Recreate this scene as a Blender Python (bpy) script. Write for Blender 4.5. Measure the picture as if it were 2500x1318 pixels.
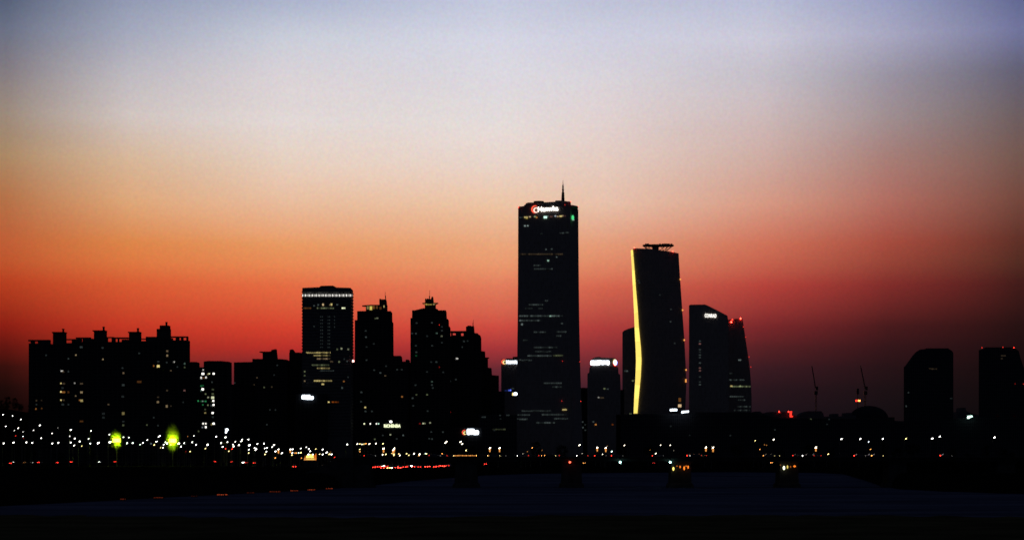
import bpy, bmesh, math, random
from mathutils import Vector

R = math.radians
S = bpy.context.scene
for o in list(bpy.data.objects):
    bpy.data.objects.remove(o)
COL = S.collection
random.seed(7)

# ------------------------------------------------------------------ camera
FPX, CX, HY, CAMZ = 5000.0, 1250.0, 1105.0, 14.0     # focal length, centre column and horizon row of the 2500 px photo
cam = bpy.data.cameras.new('camera')
cam.sensor_width = 36.0
cam.lens = 72.0
cam.shift_y = (HY - 659.0) / 2500.0
cam.clip_start, cam.clip_end = 1.0, 60000.0
cam.dof.use_dof = True                                # the photo is slightly out of focus with slanted oval light spots
cam.dof.focus_distance = 60.0
cam.dof.aperture_fstop = 2.8
cam.dof.aperture_ratio = 2.0
cam.dof.aperture_rotation = R(35)
cam_o = bpy.data.objects.new('camera', cam)
cam_o.location = (0, 0, CAMZ)
cam_o.rotation_euler = (R(90), 0, 0)
COL.objects.link(cam_o)
S.camera = cam_o

# ------------------------------------------------------------------ view
S.view_settings.view_transform = 'Standard'
S.view_settings.look = 'None'
S.view_settings.exposure = 0.0
S.view_settings.gamma = 1.0
S.view_settings.use_curve_mapping = False
S.render.engine = 'CYCLES'
S.cycles.use_denoising = True
S.cycles.denoiser = 'OPENIMAGEDENOISE'
S.cycles.max_bounces = 4
S.cycles.sample_clamp_indirect = 2.0


def lin(c):
    return tuple((v / 255 / 12.92) if v / 255 <= 0.04045 else ((v / 255 + 0.055) / 1.055) ** 2.4 for v in c)


# ------------------------------------------------------------------ sky: twilight arch measured by azimuth and elevation
W = bpy.data.worlds.new('World')
S.world = W
W.use_nodes = True
nt = W.node_tree
nt.nodes.clear()
N, L = nt.nodes.new, nt.links.new


def math_node(op, a, b=None, tree=None):
    t = tree or nt
    n = t.nodes.new('ShaderNodeMath')
    n.operation = op
    for i, v in enumerate((a, b)):
        if v is None:
            continue
        if isinstance(v, (int, float)):
            n.inputs[i].default_value = v
        else:
            t.links.new(v, n.inputs[i])
    return n.outputs[0]


tc = N('ShaderNodeTexCoord')
sep = N('ShaderNodeSeparateXYZ')
L(tc.outputs['Generated'], sep.inputs[0])
dx, dy, dz = sep.outputs
hor = math_node('SQRT', math_node('ADD', math_node('MULTIPLY', dx, dx), math_node('MULTIPLY', dy, dy)))
tan_el = math_node('DIVIDE', dz, math_node('MAXIMUM', hor, 0.0001))
az = math_node('ARCTAN2', dx, dy)
T1 = 0.50
fac = math_node('DIVIDE', tan_el, T1)
YS = [0, 100, 200, 300, 400, 500, 600, 700, 800, 850, 900, 950, 1000]
SKY = {
    -0.247: [(75, 88, 112), (105, 112, 132), (130, 123, 128), (155, 138, 123), (170, 136, 100), (180, 114, 72), (190, 95, 54), (183, 63, 32), (142, 31, 20), (100, 21, 16), (52, 14, 12), (26, 9, 9), (9, 5, 5)],
    -0.187: [(140, 150, 175), (165, 170, 188), (190, 186, 191), (208, 196, 190), (215, 183, 152), (220, 166, 120), (220, 133, 73), (215, 91, 50), (195, 56, 36), (164, 44, 31), (120, 35, 30), (80, 25, 25), (50, 16, 20)],
    -0.111: [(168, 178, 202), (200, 204, 214), (217, 210, 212), (226, 217, 213), (230, 208, 190), (231, 187, 154), (232, 154, 98), (227, 107, 66), (212, 66, 46), (185, 48, 41), (108, 39, 45), (85, 34, 45), (55, 25, 35)],
    -0.006: [(195, 201, 220), (213, 214, 226), (220, 217, 222), (228, 220, 216), (232, 212, 200), (235, 195, 162), (233, 165, 121), (226, 125, 92), (203, 75, 64), (164, 53, 56), (102, 40, 49), (72, 33, 45), (48, 25, 37)],
    0.045: [(190, 195, 214), (207, 208, 222), (217, 211, 215), (224, 209, 205), (228, 203, 189), (229, 191, 167), (226, 153, 117), (212, 102, 79), (172, 60, 58), (138, 48, 52), (94, 38, 46), (63, 30, 40), (43, 22, 33)],
    0.123: [(182, 188, 211), (203, 202, 216), (197, 191, 198), (203, 183, 181), (206, 171, 160), (212, 152, 129), (206, 113, 88), (180, 66, 58), (120, 39, 42), (85, 32, 36), (56, 26, 33), (38, 21, 28), (28, 18, 25)],
    0.183: [(150, 158, 192), (168, 168, 192), (153, 147, 160), (158, 141, 142), (168, 126, 118), (176, 109, 96), (166, 77, 62), (128, 45, 42), (71, 26, 28), (51, 21, 25), (36, 18, 22), (26, 16, 20), (19, 14, 18)],
    0.247: [(92, 100, 141), (112, 116, 155), (99, 97, 116), (108, 94, 96), (115, 87, 79), (115, 72, 61), (95, 48, 39), (67, 28, 26), (38, 17, 18), (28, 13, 15), (21, 11, 13), (17, 10, 12), (13, 9, 11)],
}


def ramp(stops):
    n = N('ShaderNodeValToRGB')
    cr = n.color_ramp
    cr.interpolation = 'LINEAR'
    while len(cr.elements) > 1:
        cr.elements.remove(cr.elements[-1])
    cr.elements[0].position = stops[0][0]
    cr.elements[0].color = (*stops[0][1], 1)
    for p, c in stops[1:]:
        e = cr.elements.new(p)
        e.color = (*c, 1)
    L(fac, n.inputs[0])
    return n.outputs[0]


for cols in SKY.values():                                  # one more row between 600 and 700
    a_, b_ = cols[6], cols[7]
    cols.insert(7, (a_[0] * .5 + b_[0] * .5 + 2, a_[1] * .5 + b_[1] * .5 + 6, a_[2] * .5 + b_[2] * .5 + 2))
YS.insert(7, 650)
cur = None
prev = None
for u, cols in SKY.items():
    st = []
    lo = lin(cols[-1])
    st.append((0.0, tuple(v * 0.7 for v in lo)))
    for y, c in reversed(list(zip(YS, cols))):
        st.append(((HY - y) / FPX / T1, lin(c)))
    top = lin(cols[0])
    mt = sum(top) / 3
    st.append((0.27 / T1, (top[0] * 0.55, top[1] * 0.58, top[2] * 0.66)))
    st.append((0.36 / T1, (top[0] * 0.18, top[1] * 0.2, top[2] * 0.28)))
    st.append((0.98, (0.016, 0.021, 0.036)))
    out = ramp(st)
    if cur is None:
        cur = out
    else:
        mr = N('ShaderNodeMapRange')
        mr.inputs[1].default_value = math.atan(prev)
        mr.inputs[2].default_value = math.atan(u)
        L(az, mr.inputs[0])
        mx = N('ShaderNodeMix')
        mx.data_type = 'RGBA'
        L(mr.outputs[0], mx.inputs[0])
        L(cur, mx.inputs[6])
        L(out, mx.inputs[7])
        cur = mx.outputs[2]
    prev = u
# away from the sunset the sky is dark blue dusk
ab = math_node('ABSOLUTE', math_node('ADD', az, 0.02))
mr = N('ShaderNodeMapRange')
mr.interpolation_type = 'SMOOTHSTEP'
mr.inputs[1].default_value = 0.26
mr.inputs[2].default_value = 0.75
L(ab, mr.inputs[0])
mx = N('ShaderNodeMix')
mx.data_type = 'RGBA'
L(mr.outputs[0], mx.inputs[0])
L(cur, mx.inputs[6])
mx.inputs[7].default_value = (0.016, 0.021, 0.036, 1)
cur = mx.outputs[2]
# fine colour grain painted into the sky, plus broad faint mottling
nz = N('ShaderNodeTexNoise')
nz.inputs['Scale'].default_value = 650.0
nz.inputs['Detail'].default_value = 2.0
L(tc.outputs['Generated'], nz.inputs['Vector'])
nz2 = N('ShaderNodeTexNoise')
nz2.inputs['Scale'].default_value = 9.0
nz2.inputs['Detail'].default_value = 4.0
mp = N('ShaderNodeMapping')
mp.inputs['Scale'].default_value = (1, 1, 5)
L(tc.outputs['Generated'], mp.inputs[0])
L(mp.outputs[0], nz2.inputs['Vector'])
mot = math_node('ADD', math_node('MULTIPLY', math_node('SUBTRACT', nz2.outputs[0], 0.5), 0.10), 0.885)
chro = N('ShaderNodeVectorMath')
chro.operation = 'MULTIPLY_ADD'
L(nz.outputs['Color'], chro.inputs[0])
chro.inputs[1].default_value = (0.24, 0.22, 0.26)
L(mot, chro.inputs[2])
vm = N('ShaderNodeVectorMath')
vm.operation = 'MULTIPLY'
L(cur, vm.inputs[0])
L(chro.outputs[0], vm.inputs[1])
# physical sky, sun at the horizon, for the rest of the dome
SUN_AZ, SUN_EL = -0.08, R(0.4)
sky = N('ShaderNodeTexSky')
sky.sky_type = 'NISHITA'
sky.sun_disc = False
sky.sun_elevation = SUN_EL
sky.sun_rotation = SUN_AZ
skv = N('ShaderNodeVectorMath')
skv.operation = 'SCALE'
L(sky.outputs[0], skv.inputs[0])
skv.inputs['Scale'].default_value = 0.0002
add = N('ShaderNodeVectorMath')
add.operation = 'ADD'
L(vm.outputs[0], add.inputs[0])
L(skv.outputs[0], add.inputs[1])
bg = N('ShaderNodeBackground')
bg.inputs['Strength'].default_value = 1.0
L(add.outputs[0], bg.inputs[0])
wo = N('ShaderNodeOutputWorld')
L(bg.outputs[0], wo.inputs[0])

# the sun has just set behind the city: only a trace of direct light is left
sun = bpy.data.lights.new('sun', 'SUN')
sun.energy = 0.01
sun.angle = R(3)
sun.color = (1.0, 0.45, 0.25)
sun_o = bpy.data.objects.new('sun', sun)
d = Vector((math.sin(SUN_AZ) * math.cos(SUN_EL), math.cos(SUN_AZ) * math.cos(SUN_EL), math.sin(SUN_EL)))
sun_o.rotation_euler = d.to_track_quat('Z', 'Y').to_euler()
COL.objects.link(sun_o)


# ------------------------------------------------------------------ materials
def new_mat(name):
    m = bpy.data.materials.new(name)
    m.use_nodes = True
    return m, m.node_tree, m.node_tree.nodes['Principled BSDF']


def plain(name, col, rough=0.7, spec=0.3, noise=0.0, scale=0.3):
    m, t, p = new_mat(name)
    p.inputs['Base Color'].default_value = (*col, 1)
    p.inputs['Roughness'].default_value = rough
    p.inputs['Specular IOR Level'].default_value = spec
    if noise:
        c = t.nodes.new('ShaderNodeTexCoord')
        n = t.nodes.new('ShaderNodeTexNoise')
        n.inputs['Scale'].default_value = scale
        n.inputs['Detail'].default_value = 6
        t.links.new(c.outputs['Object'], n.inputs['Vector'])
        r = t.nodes.new('ShaderNodeValToRGB')
        r.color_ramp.elements[0].position = 0.3
        r.color_ramp.elements[1].position = 0.7
        r.color_ramp.elements[0].color = (*[v * (1 - noise) for v in col], 1)
        r.color_ramp.elements[1].color = (*[v * (1 + noise) for v in col], 1)
        t.links.new(n.outputs[0], r.inputs[0])
        t.links.new(r.outputs[0], p.inputs['Base Color'])
    return m


def facade(name, glass, frame, bw, rh, mortar, rough=0.35, spec=0.0):
    """storeys and window bays as a pattern of panes in a frame"""
    m, t, p = new_mat(name)
    c = t.nodes.new('ShaderNodeTexCoord')
    s = t.nodes.new('ShaderNodeSeparateXYZ')
    t.links.new(c.outputs['Object'], s.inputs[0])
    h = math_node('ADD', s.outputs[0], s.outputs[1], t)
    cb = t.nodes.new('ShaderNodeCombineXYZ')
    t.links.new(h, cb.inputs[0])
    t.links.new(s.outputs[2], cb.inputs[1])
    b = t.nodes.new('ShaderNodeTexBrick')
    b.offset = 0.0
    b.inputs['Scale'].default_value = 1.0
    b.inputs['Brick Width'].default_value = bw
    b.inputs['Row Height'].default_value = rh
    b.inputs['Mortar Size'].default_value = mortar
    b.inputs['Mortar Smooth'].default_value = 0.1
    b.inputs['Bias'].default_value = 0.0
    b.inputs['Color1'].default_value = (*[v * 0.85 for v in glass], 1)
    b.inputs['Color2'].default_value = (*[v * 1.15 for v in glass], 1)
    b.inputs['Mortar'].default_value = (*frame, 1)
    t.links.new(cb.outputs[0], b.inputs['Vector'])
    t.links.new(b.outputs['Color'], p.inputs['Base Color'])
    r = math_node('ADD', math_node('MULTIPLY', b.outputs['Fac'], 0.4, t), rough, t)
    t.links.new(r, p.inputs['Roughness'])
    p.inputs['Specular IOR Level'].default_value = spec
    return m


_em = {}
COLS = {
    'white': (1.0, 0.96, 0.88), 'cool': (0.80, 0.90, 1.0), 'warm': (1.0, 0.72, 0.38), 'yellow': (1.0, 0.80, 0.30), 'orange': (1.0, 0.38, 0.08),
    'red': (1.0, 0.035, 0.02), 'pink': (1.0, 0.45, 0.40), 'green': (0.10, 1.0, 0.32), 'mint': (0.60, 1.0, 0.80), 'blue': (0.10, 0.18, 1.0),
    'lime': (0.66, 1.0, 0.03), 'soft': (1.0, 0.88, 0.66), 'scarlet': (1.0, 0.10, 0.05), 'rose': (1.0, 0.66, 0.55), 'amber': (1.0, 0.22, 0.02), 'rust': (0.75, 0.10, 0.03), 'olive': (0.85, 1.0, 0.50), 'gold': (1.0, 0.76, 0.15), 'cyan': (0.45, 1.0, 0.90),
    'tan': (0.9, 0.62, 0.34), 'grey': (0.62, 0.80, 0.78), 'pale': (0.95, 1.0, 0.62),
}


def glow(col, strength):
    k = (col, round(strength, 4))
    if k not in _em:
        m = bpy.data.materials.new('glow_' + col)
        m.use_nodes = True
        t = m.node_tree
        p = t.nodes['Principled BSDF']
        p.inputs['Base Color'].default_value = (0.05, 0.05, 0.05, 1)
        p.inputs['Roughness'].default_value = 0.4
        p.inputs['Emission Color'].default_value = (*COLS[col], 1)
        p.inputs['Emission Strength'].default_value = strength
        if strength < 1.0:
            m.cycles.emission_sampling = 'NONE'
        _em[k] = m
    return _em[k]


def pane_glow(col, strength, bay):
    """a row of office windows: rooms of unequal brightness behind one ribbon of panes"""
    k = (col, round(strength, 4), bay)
    if k not in _em:
        m, t, p = new_mat('ribbon_glow_' + col)
        p.inputs['Base Color'].default_value = (0.02, 0.02, 0.025, 1)
        c = t.nodes.new('ShaderNodeTexCoord')
        v = t.nodes.new('ShaderNodeTexBrick')
        v.offset = 0
        v.inputs['Scale'].default_value = 1
        v.inputs['Brick Width'].default_value = bay
        v.inputs['Row Height'].default_value = 60
        v.inputs['Mortar Size'].default_value = bay * 0.06
        v.inputs['Color1'].default_value = (0.1, 0.1, 0.1, 1)
        v.inputs['Color2'].default_value = (1.6, 1.6, 1.6, 1)
        v.inputs['Mortar'].default_value = (0, 0, 0, 1)
        s = t.nodes.new('ShaderNodeSeparateXYZ')
        cb = t.nodes.new('ShaderNodeCombineXYZ')
        t.links.new(c.outputs['Object'], s.inputs[0])
        t.links.new(s.outputs[0], cb.inputs[0])
        t.links.new(math_node('MULTIPLY', s.outputs[2], 7.31, t), cb.inputs[1])
        t.links.new(cb.outputs[0], v.inputs['Vector'])
        n = t.nodes.new('ShaderNodeTexNoise')
        n.inputs['Scale'].default_value = 0.12
        t.links.new(c.outputs['Object'], n.inputs['Vector'])
        e = math_node('MULTIPLY', math_node('MULTIPLY', v.outputs['Color'], n.outputs[0], t), strength * 1.05, t)
        p.inputs['Emission Color'].default_value = (*COLS[col], 1)
        t.links.new(e, p.inputs['Emission Strength'])
        m.cycles.emission_sampling = 'NONE'
        _em[k] = m
    return _em[k]


M = {
    'apt': facade('apartment_facade', (0.02, 0.022, 0.026), (0.045, 0.043, 0.042), 4.2, 2.8, 0.5),
    'office': facade('office_facade', (0.025, 0.027, 0.034), (0.06, 0.06, 0.065), 2.4, 3.9, 0.35, 0.3),
    'curtain': facade('curtain_wall', (0.225, 0.195, 0.18), (0.26, 0.225, 0.205), 1.8, 3.9, 0.22, 0.25),
    'grey_wall': facade('grey_curtain_wall', (0.10, 0.10, 0.105), (0.13, 0.125, 0.13), 1.8, 3.9, 0.22, 0.25),
    'dark': facade('dark_facade', (0.015, 0.016, 0.02), (0.03, 0.03, 0.032), 3.6, 3.3, 0.4),
    'concrete': plain('concrete', (0.05, 0.048, 0.047), 0.85, 0.0, 0.3, 0.4),
    'roof': plain('roof_slab', (0.03, 0.03, 0.032), 0.8, 0.0, 0.2, 0.5),
    'steel': plain('painted_steel', (0.03, 0.032, 0.036), 0.5, 0.4, 0.15, 2),
    'asphalt': plain('asphalt', (0.02, 0.02, 0.021), 0.9, 0.0, 0.25, 0.6),
    'earth': plain('earth', (0.006, 0.006, 0.0055), 0.95, 0.0, 0.5, 0.03),
    'bank': plain('river_bank', (0.055, 0.05, 0.026), 0.95, 0.0, 0.5, 0.06),
    'bark': plain('bark', (0.02, 0.016, 0.013), 0.9, 0.0, 0.3, 3),
    'leaf': plain('leaf', (0.012, 0.016, 0.009), 0.8, 0.0, 0.4, 0.4),
    'lit_leaf': plain('yellow_green_leaf', (0.22, 0.34, 0.03), 0.7, 0.1, 0.3, 0.6),
    'tyre': plain('tyre_rubber', (0.012, 0.012, 0.012), 0.8, 0.2, 0.2, 8),
    'glass': plain('dark_glass', (0.01, 0.011, 0.013), 0.1, 0.5, 0.1, 2),
}
for i, c in enumerate([(0.02, 0.02, 0.022), (0.10, 0.10, 0.105), (0.20, 0.20, 0.20), (0.05, 0.01, 0.01), (0.015, 0.02, 0.05)]):
    M['paint%d' % i] = plain('car_paint', c, 0.3, 0.5, 0.05, 4)


def water_mat():
    m, t, p = new_mat('water')
    p.inputs['Base Color'].default_value = (0.018, 0.036, 0.115, 1)
    p.inputs['Roughness'].default_value = 0.55
    p.inputs['Specular IOR Level'].default_value = 0.0
    c = t.nodes.new('ShaderNodeTexCoord')
    mp = t.nodes.new('ShaderNodeMapping')
    mp.inputs['Scale'].default_value = (0.012, 0.035, 1)
    t.links.new(c.outputs['Object'], mp.inputs[0])
    n = t.nodes.new('ShaderNodeTexNoise')
    n.inputs['Scale'].default_value = 1.0
    n.inputs['Detail'].default_value = 8
    n.inputs['Roughness'].default_value = 0.65
    t.links.new(mp.outputs[0], n.inputs['Vector'])
    r = t.nodes.new('ShaderNodeValToRGB')
    r.color_ramp.elements[0].position = 0.3
    r.color_ramp.elements[1].position = 0.72
    r.color_ramp.elements[0].color = (0.020, 0.026, 0.046, 1)
    r.color_ramp.elements[1].color = (0.12, 0.135, 0.21, 1)
    t.links.new(n.outputs[0], r.inputs[0])
    t.links.new(r.outputs[0], p.inputs['Base Color'])
    b = t.nodes.new('ShaderNodeBump')
    b.inputs['Strength'].default_value = 0.5
    b.inputs['Distance'].default_value = 0.4
    n2 = t.nodes.new('ShaderNodeTexNoise')
    n2.inputs['Scale'].default_value = 0.5
    n2.inputs['Detail'].default_value = 4
    t.links.new(c.outputs['Object'], n2.inputs['Vector'])
    t.links.new(n2.outputs[0], b.inputs['Height'])
    t.links.new(b.outputs[0], p.inputs['Normal'])
    return m


M['water'] = water_mat()


# ------------------------------------------------------------------ building tools
def PX(px, Y):
    return (px - CX) * Y / FPX


def PZ(py, Y):
    return CAMZ + (HY - py) * Y / FPX


class MB:
    """collects simple solids in world (or local) space into one mesh"""

    def __init__(s):
        s.v, s.f = [], []

    def add(s, v, f):
        k = len(s.v)
        s.v += [tuple(p) for p in v]
        s.f += [tuple(i + k for i in q) for q in f]
        return s

    def box(s, x0, x1, y0, y1, z0, z1):
        v = [(x0, y0, z0), (x1, y0, z0), (x1, y1, z0), (x0, y1, z0), (x0, y0, z1), (x1, y0, z1), (x1, y1, z1), (x0, y1, z1)]
        return s.add(v, [(0, 3, 2, 1), (4, 5, 6, 7), (0, 1, 5, 4), (1, 2, 6, 5), (2, 3, 7, 6), (3, 0, 4, 7)])

    def prism_xz(s, pts, y0, y1):
        """outline in the x-z plane with real depth"""
        a = sum(pts[i][0] * pts[(i + 1) % len(pts)][1] - pts[(i + 1) % len(pts)][0] * pts[i][1] for i in range(len(pts)))
        if a < 0:
            pts = pts[::-1]
        n = len(pts)
        v = [(x, y0, z) for x, z in pts] + [(x, y1, z) for x, z in pts]
        return s.add(v, [tuple(range(n)), tuple(range(2 * n - 1, n - 1, -1))] + [(i, i + n, (i + 1) % n + n, (i + 1) % n) for i in range(n)])

    def loft(s, rings):
        n = len(rings[0])
        v = [p for r in rings for p in r]
        f = [tuple(range(n))[::-1], tuple(range((len(rings) - 1) * n, len(rings) * n))]
        for k in range(len(rings) - 1):
            for i in range(n):
                j = (i + 1) % n
                f.append((k * n + i, k * n + j, (k + 1) * n + j, (k + 1) * n + i))
        return s.add(v, f)

    def cyl(s, x, y, z0, z1, r0, r1=None, n=10, sy=1.0):
        r1 = r0 if r1 is None else r1
        ring = lambda z, r: [(x + r * math.cos(2 * math.pi * i / n), y + sy * r * math.sin(2 * math.pi * i / n), z) for i in range(n)]
        return s.loft([ring(z0, r0), ring(z1, r1)])

    def ball(s, x, y, z, r, n=8, m=5, sx=1, sy=1, sz=1):
        rings = []
        for k in range(m + 1):
            a = -math.pi / 2 + math.pi * (0.04 + 0.92 * k / m)
            rr = r * math.cos(a)
            rings.append([(x + sx * rr * math.cos(2 * math.pi * i / n), y + sy * rr * math.sin(2 * math.pi * i / n), z + sz * r * math.sin(a)) for i in range(n)])
        return s.loft(rings)

    def bar(s, a, b, r, n=5):
        a, b = Vector(a), Vector(b)
        d = (b - a).normalized()
        u = d.orthogonal().normalized()
        w = d.cross(u)
        ring = lambda c: [c + r * (math.cos(2 * math.pi * i / n) * u + math.sin(2 * math.pi * i / n) * w) for i in range(n)]
        return s.loft([ring(a), ring(b)])

    def mesh(s, name, mat, org=(0, 0, 0)):
        me = bpy.data.meshes.new(name)
        me.from_pydata([(x - org[0], y - org[1], z - org[2]) for x, y, z in s.v], [], s.f)
        me.materials.append(mat)
        me.update()
        return me


def thing(name, label, cat, loc=(0, 0, 0), group=None, rotz=0.0):
    o = bpy.data.objects.new(name, None)
    o.empty_display_size = 1.0
    o.location = loc
    o.rotation_euler = (0, 0, rotz)
    o['label'] = label
    o['category'] = cat
    if group:
        o['group'] = group
    COL.objects.link(o)
    return o


def root_loc(p):
    v = Vector((0, 0, 0))
    while p is not None:
        v += p.location
        p = p.parent
    return v


def part(name, mb, mat, parent, local=False):
    org = Vector((0, 0, 0)) if local else root_loc(parent)
    o = bpy.data.objects.new(name, mb.mesh(name, mat, org))
    o.parent = parent
    COL.objects.link(o)
    return o


def setting(name, mb, mat, kind='structure'):
    o = bpy.data.objects.new(name, mb.mesh(name, mat))
    o['kind'] = kind
    COL.objects.link(o)
    return o


def copy_tree(o, parent=None):
    c = o.copy()
    COL.objects.link(c)
    c.parent = parent
    for ch in o.children:
        copy_tree(ch, c)
    return c


def text_mesh(txt, height, width, depth):
    """flat lettering scaled to a box; returns verts and faces with x to the right, z up, origin lower left"""
    cu = bpy.data.curves.new('lettering', 'FONT')
    cu.body = txt
    cu.size = 1.0
    cu.extrude = 0.05
    cu.offset = 0.012
    cu.resolution_u = 3
    ob = bpy.data.objects.new('lettering_tmp', cu)
    COL.objects.link(ob)
    dg = bpy.context.evaluated_depsgraph_get()
    dg.update()
    me = bpy.data.meshes.new_from_object(ob.evaluated_get(dg))
    vs = [v.co.copy() for v in me.vertices]
    fs = [tuple(p.vertices) for p in me.polygons]
    bpy.data.objects.remove(ob)
    bpy.data.curves.remove(cu)
    bpy.data.meshes.remove(me)
    x0, x1 = min(v.x for v in vs), max(v.x for v in vs)
    y0, y1 = min(v.y for v in vs), max(v.y for v in vs)
    kx, ky = width / (x1 - x0), height / (y1 - y0)
    return [((v.x - x0) * kx, -v.z / 0.05 * depth / 2, (v.y - y0) * ky) for v in vs], fs


GZ = 6.0        # level of the land above the river


def fit(pts, Y, depth):
    """remap picture columns so that the far edge of the solid, seen in perspective, keeps the outline"""
    a, b = min(p[0] for p in pts), max(p[0] for p in pts)
    if b < CX:
        nb = CX + (b - CX) * (Y + depth) / Y
        return [(a + (p[0] - a) * (nb - a) / (b - a), p[1]) for p in pts]
    if a > CX:
        na = CX + (a - CX) * (Y + depth) / Y
        return [(b - (b - p[0]) * (b - na) / (b - a), p[1]) for p in pts]
    return pts


def solid(pts, Y, depth, refit=True, mb=None):
    """solid from an outline (picture columns and rows at distance Y)"""
    mb = mb or MB()
    if refit:
        pts = fit(pts, Y, depth)
    return mb.prism_xz([(PX(x, Y), PZ(y, Y)) for x, y in pts], Y, Y + depth)


def rect(x0, x1, y0, y1):
    return [(x0, y0), (x1, y0), (x1, y1), (x0, y1)]


def base_row(Y):
    return HY + (CAMZ - GZ) * FPX / Y


FIT = {}     # outline limits of each building, so that windows sit on its front face


def fx(t, px):
    if t.name not in FIT:
        return px
    a, b, y, d_ = FIT[t.name]
    return fit([(a, 0), (b, 0), (px, 0)], y, d_)[2][0] if a < px < b else px


def building(name, label, cat, outline, Y, depth, mat, group=None, wall='wall'):
    """outline: the roofline from the lower left corner to the lower right one, without the ground points"""
    xs = [p[0] for p in outline]
    cx = PX((min(xs) + max(xs)) / 2, Y)
    t = thing(name, label, cat, (cx, Y + depth / 2, GZ), group)
    FIT[t.name] = (min(xs), max(xs), Y, depth)
    g = base_row(Y)
    pts = [(outline[0][0], g + 0.3)] + outline + [(outline[-1][0], g + 0.3)]
    part(wall, solid(pts, Y, depth), mat, t)
    return t


def window(t, px, py, w, h, col, s, Y, name='lit_window'):
    mb = MB()
    x, z = PX(fx(t, px), Y), PZ(py, Y)
    ww, hh = w * Y / FPX / 2, h * Y / FPX / 2
    mb.box(x - ww, x + ww, Y - 0.25, Y - 0.02, z - hh, z + hh)
    return part(name, mb, glow(col, s), t)


def ribbon(t, x0, x1, py, col, s, Y, h=2.4, bay=2.4, name='window_ribbon', tilt=0.0):
    mb = MB()
    z = PZ(py, Y)
    hh = h * Y / FPX / 2
    mb.box(PX(fx(t, x0), Y), PX(fx(t, x1), Y), Y - 0.22, Y - 0.02, z - hh, z + hh)
    return part(name, mb, pane_glow(col, s, bay), t)


def beacon(t, px, py, Y, s=25, r=2.0, col='red'):
    mb = MB().ball(PX(px, Y), Y - 0.9, PZ(py, Y), r * Y / FPX / 2)
    return part('warning_light', mb, glow(col, s), t)


DIM, MED, BRI, BIG = 0.029, 0.125, 0.55, 2.0

# ------------------------------------------------------------------ the setting
setting('river', MB().add([(-6000, 100, 0), (6000, 100, 0), (6000, 2500, 0), (-6000, 2500, 0)], [(0, 1, 2, 3)]), M['water'])


def wl(px, py):
    Y = CAMZ * FPX / (py - HY)
    return (PX(px, Y), Y)


shore = [wl(*p) for p in [(-500, 1262), (-150, 1244), (0, 1235), (200, 1225), (400, 1214), (545, 1207), (680, 1200), (800, 1193.5), (905, 1185), (950, 1180), (1000, 1174),
                          (1100, 1166), (1180, 1160), (1300, 1156), (1500, 1153.5), (1800, 1152), (2000, 1154), (2060, 1157), (2110, 1172), (2150, 1186),
                          (2200, 1194), (2300, 1199), (2420, 1203), (2520, 1206), (2900, 1222)]]
dense = []
for i in range(len(shore) - 1):
    (xa, ya), (xb, yb) = shore[i], shore[i + 1]
    n = max(2, int(math.hypot(xb - xa, yb - ya) / 12))
    for k in range(n):
        f = k / n
        dense.append((xa + (xb - xa) * f, ya + (yb - ya) * f + random.uniform(-2.0, 2.0)))
dense.append(shore[-1])
g = MB()
n = len(dense)
rows = []
for off, z in ((-3, -0.6), (2, 0.5), (8, 2.2), (22, 4.6), (38, GZ)):
    rows.append([(x * (1 + off / y), y + off + random.uniform(-1, 1), z + (random.uniform(-0.15, 0.15) if 0 < z < GZ else 0)) for x, y in dense])
rows.append([(x * 25000 / y, 25000, GZ) for x, y in dense])
for r_ in rows:
    g.v += r_
for k in range(len(rows) - 1):
    for i in range(n - 1):
        g.f.append((k * n + i, k * n + i + 1, (k + 1) * n + i + 1, (k + 1) * n + i))
setting('ground', g, M['earth'])

# near bank at the camera's feet
nb = MB()
cols_ = 120
for j, (yy, z) in enumerate(((60, 1.5), (250, 1.2), (380, 0.8), (440, 0.3), (468, -0.3))):
    for i in range(cols_):
        x = -260 + 520 * i / (cols_ - 1)
        nb.v.append((x, yy + (random.uniform(-9, 9) + 10 * math.sin(x * 0.035) if j > 2 else 0), z + (random.uniform(-0.1, 0.1) if j < 4 else 0)))
for j in range(4):
    for i in range(cols_ - 1):
        nb.f.append((j * cols_ + i, j * cols_ + i + 1, (j + 1) * cols_ + i + 1, (j + 1) * cols_ + i))
setting('near_bank_ground', nb, M['bank'])

# riverside road: a strip of asphalt following the far shore, with a kerb line
road_c = []
for px, py in [(-200, 1127.5), (0, 1128), (160, 1127.5), (330, 1127), (500, 1127), (640, 1129), (740, 1134), (850, 1138), (1000, 1136.5), (1100, 1135), (1250, 1129), (1500, 1126.5), (1900, 1126)]:
    Y = (CAMZ - GZ - 0.7) * FPX / (py - HY)
    road_c.append((PX(px, Y), Y))
rd = MB()
for x, y in road_c:
    rd.v += [(x, y - 9, GZ + 0.05), (x, y + 11, GZ + 0.05)]
for i in range(len(road_c) - 1):
    rd.f.append((2 * i, 2 * i + 2, 2 * i + 3, 2 * i + 1))
setting('riverside_road', rd, M['asphalt'])
kb = MB()
for i in range(len(road_c) - 1):
    (xa, ya), (xb, yb) = road_c[i], road_c[i + 1]
    kb.add([(xa, ya - 9.5, GZ), (xb, yb - 9.5, GZ), (xb, yb - 9.1, GZ), (xa, ya - 9.1, GZ), (xa, ya - 9.5, GZ + 0.18), (xb, yb - 9.5, GZ + 0.18), (xb, yb - 9.1, GZ + 0.18), (xa, ya - 9.1, GZ + 0.18)],
           [(0, 1, 5, 4), (4, 5, 6, 7), (2, 3, 7, 6)])
setting('road_kerb', kb, M['concrete'])

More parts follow.
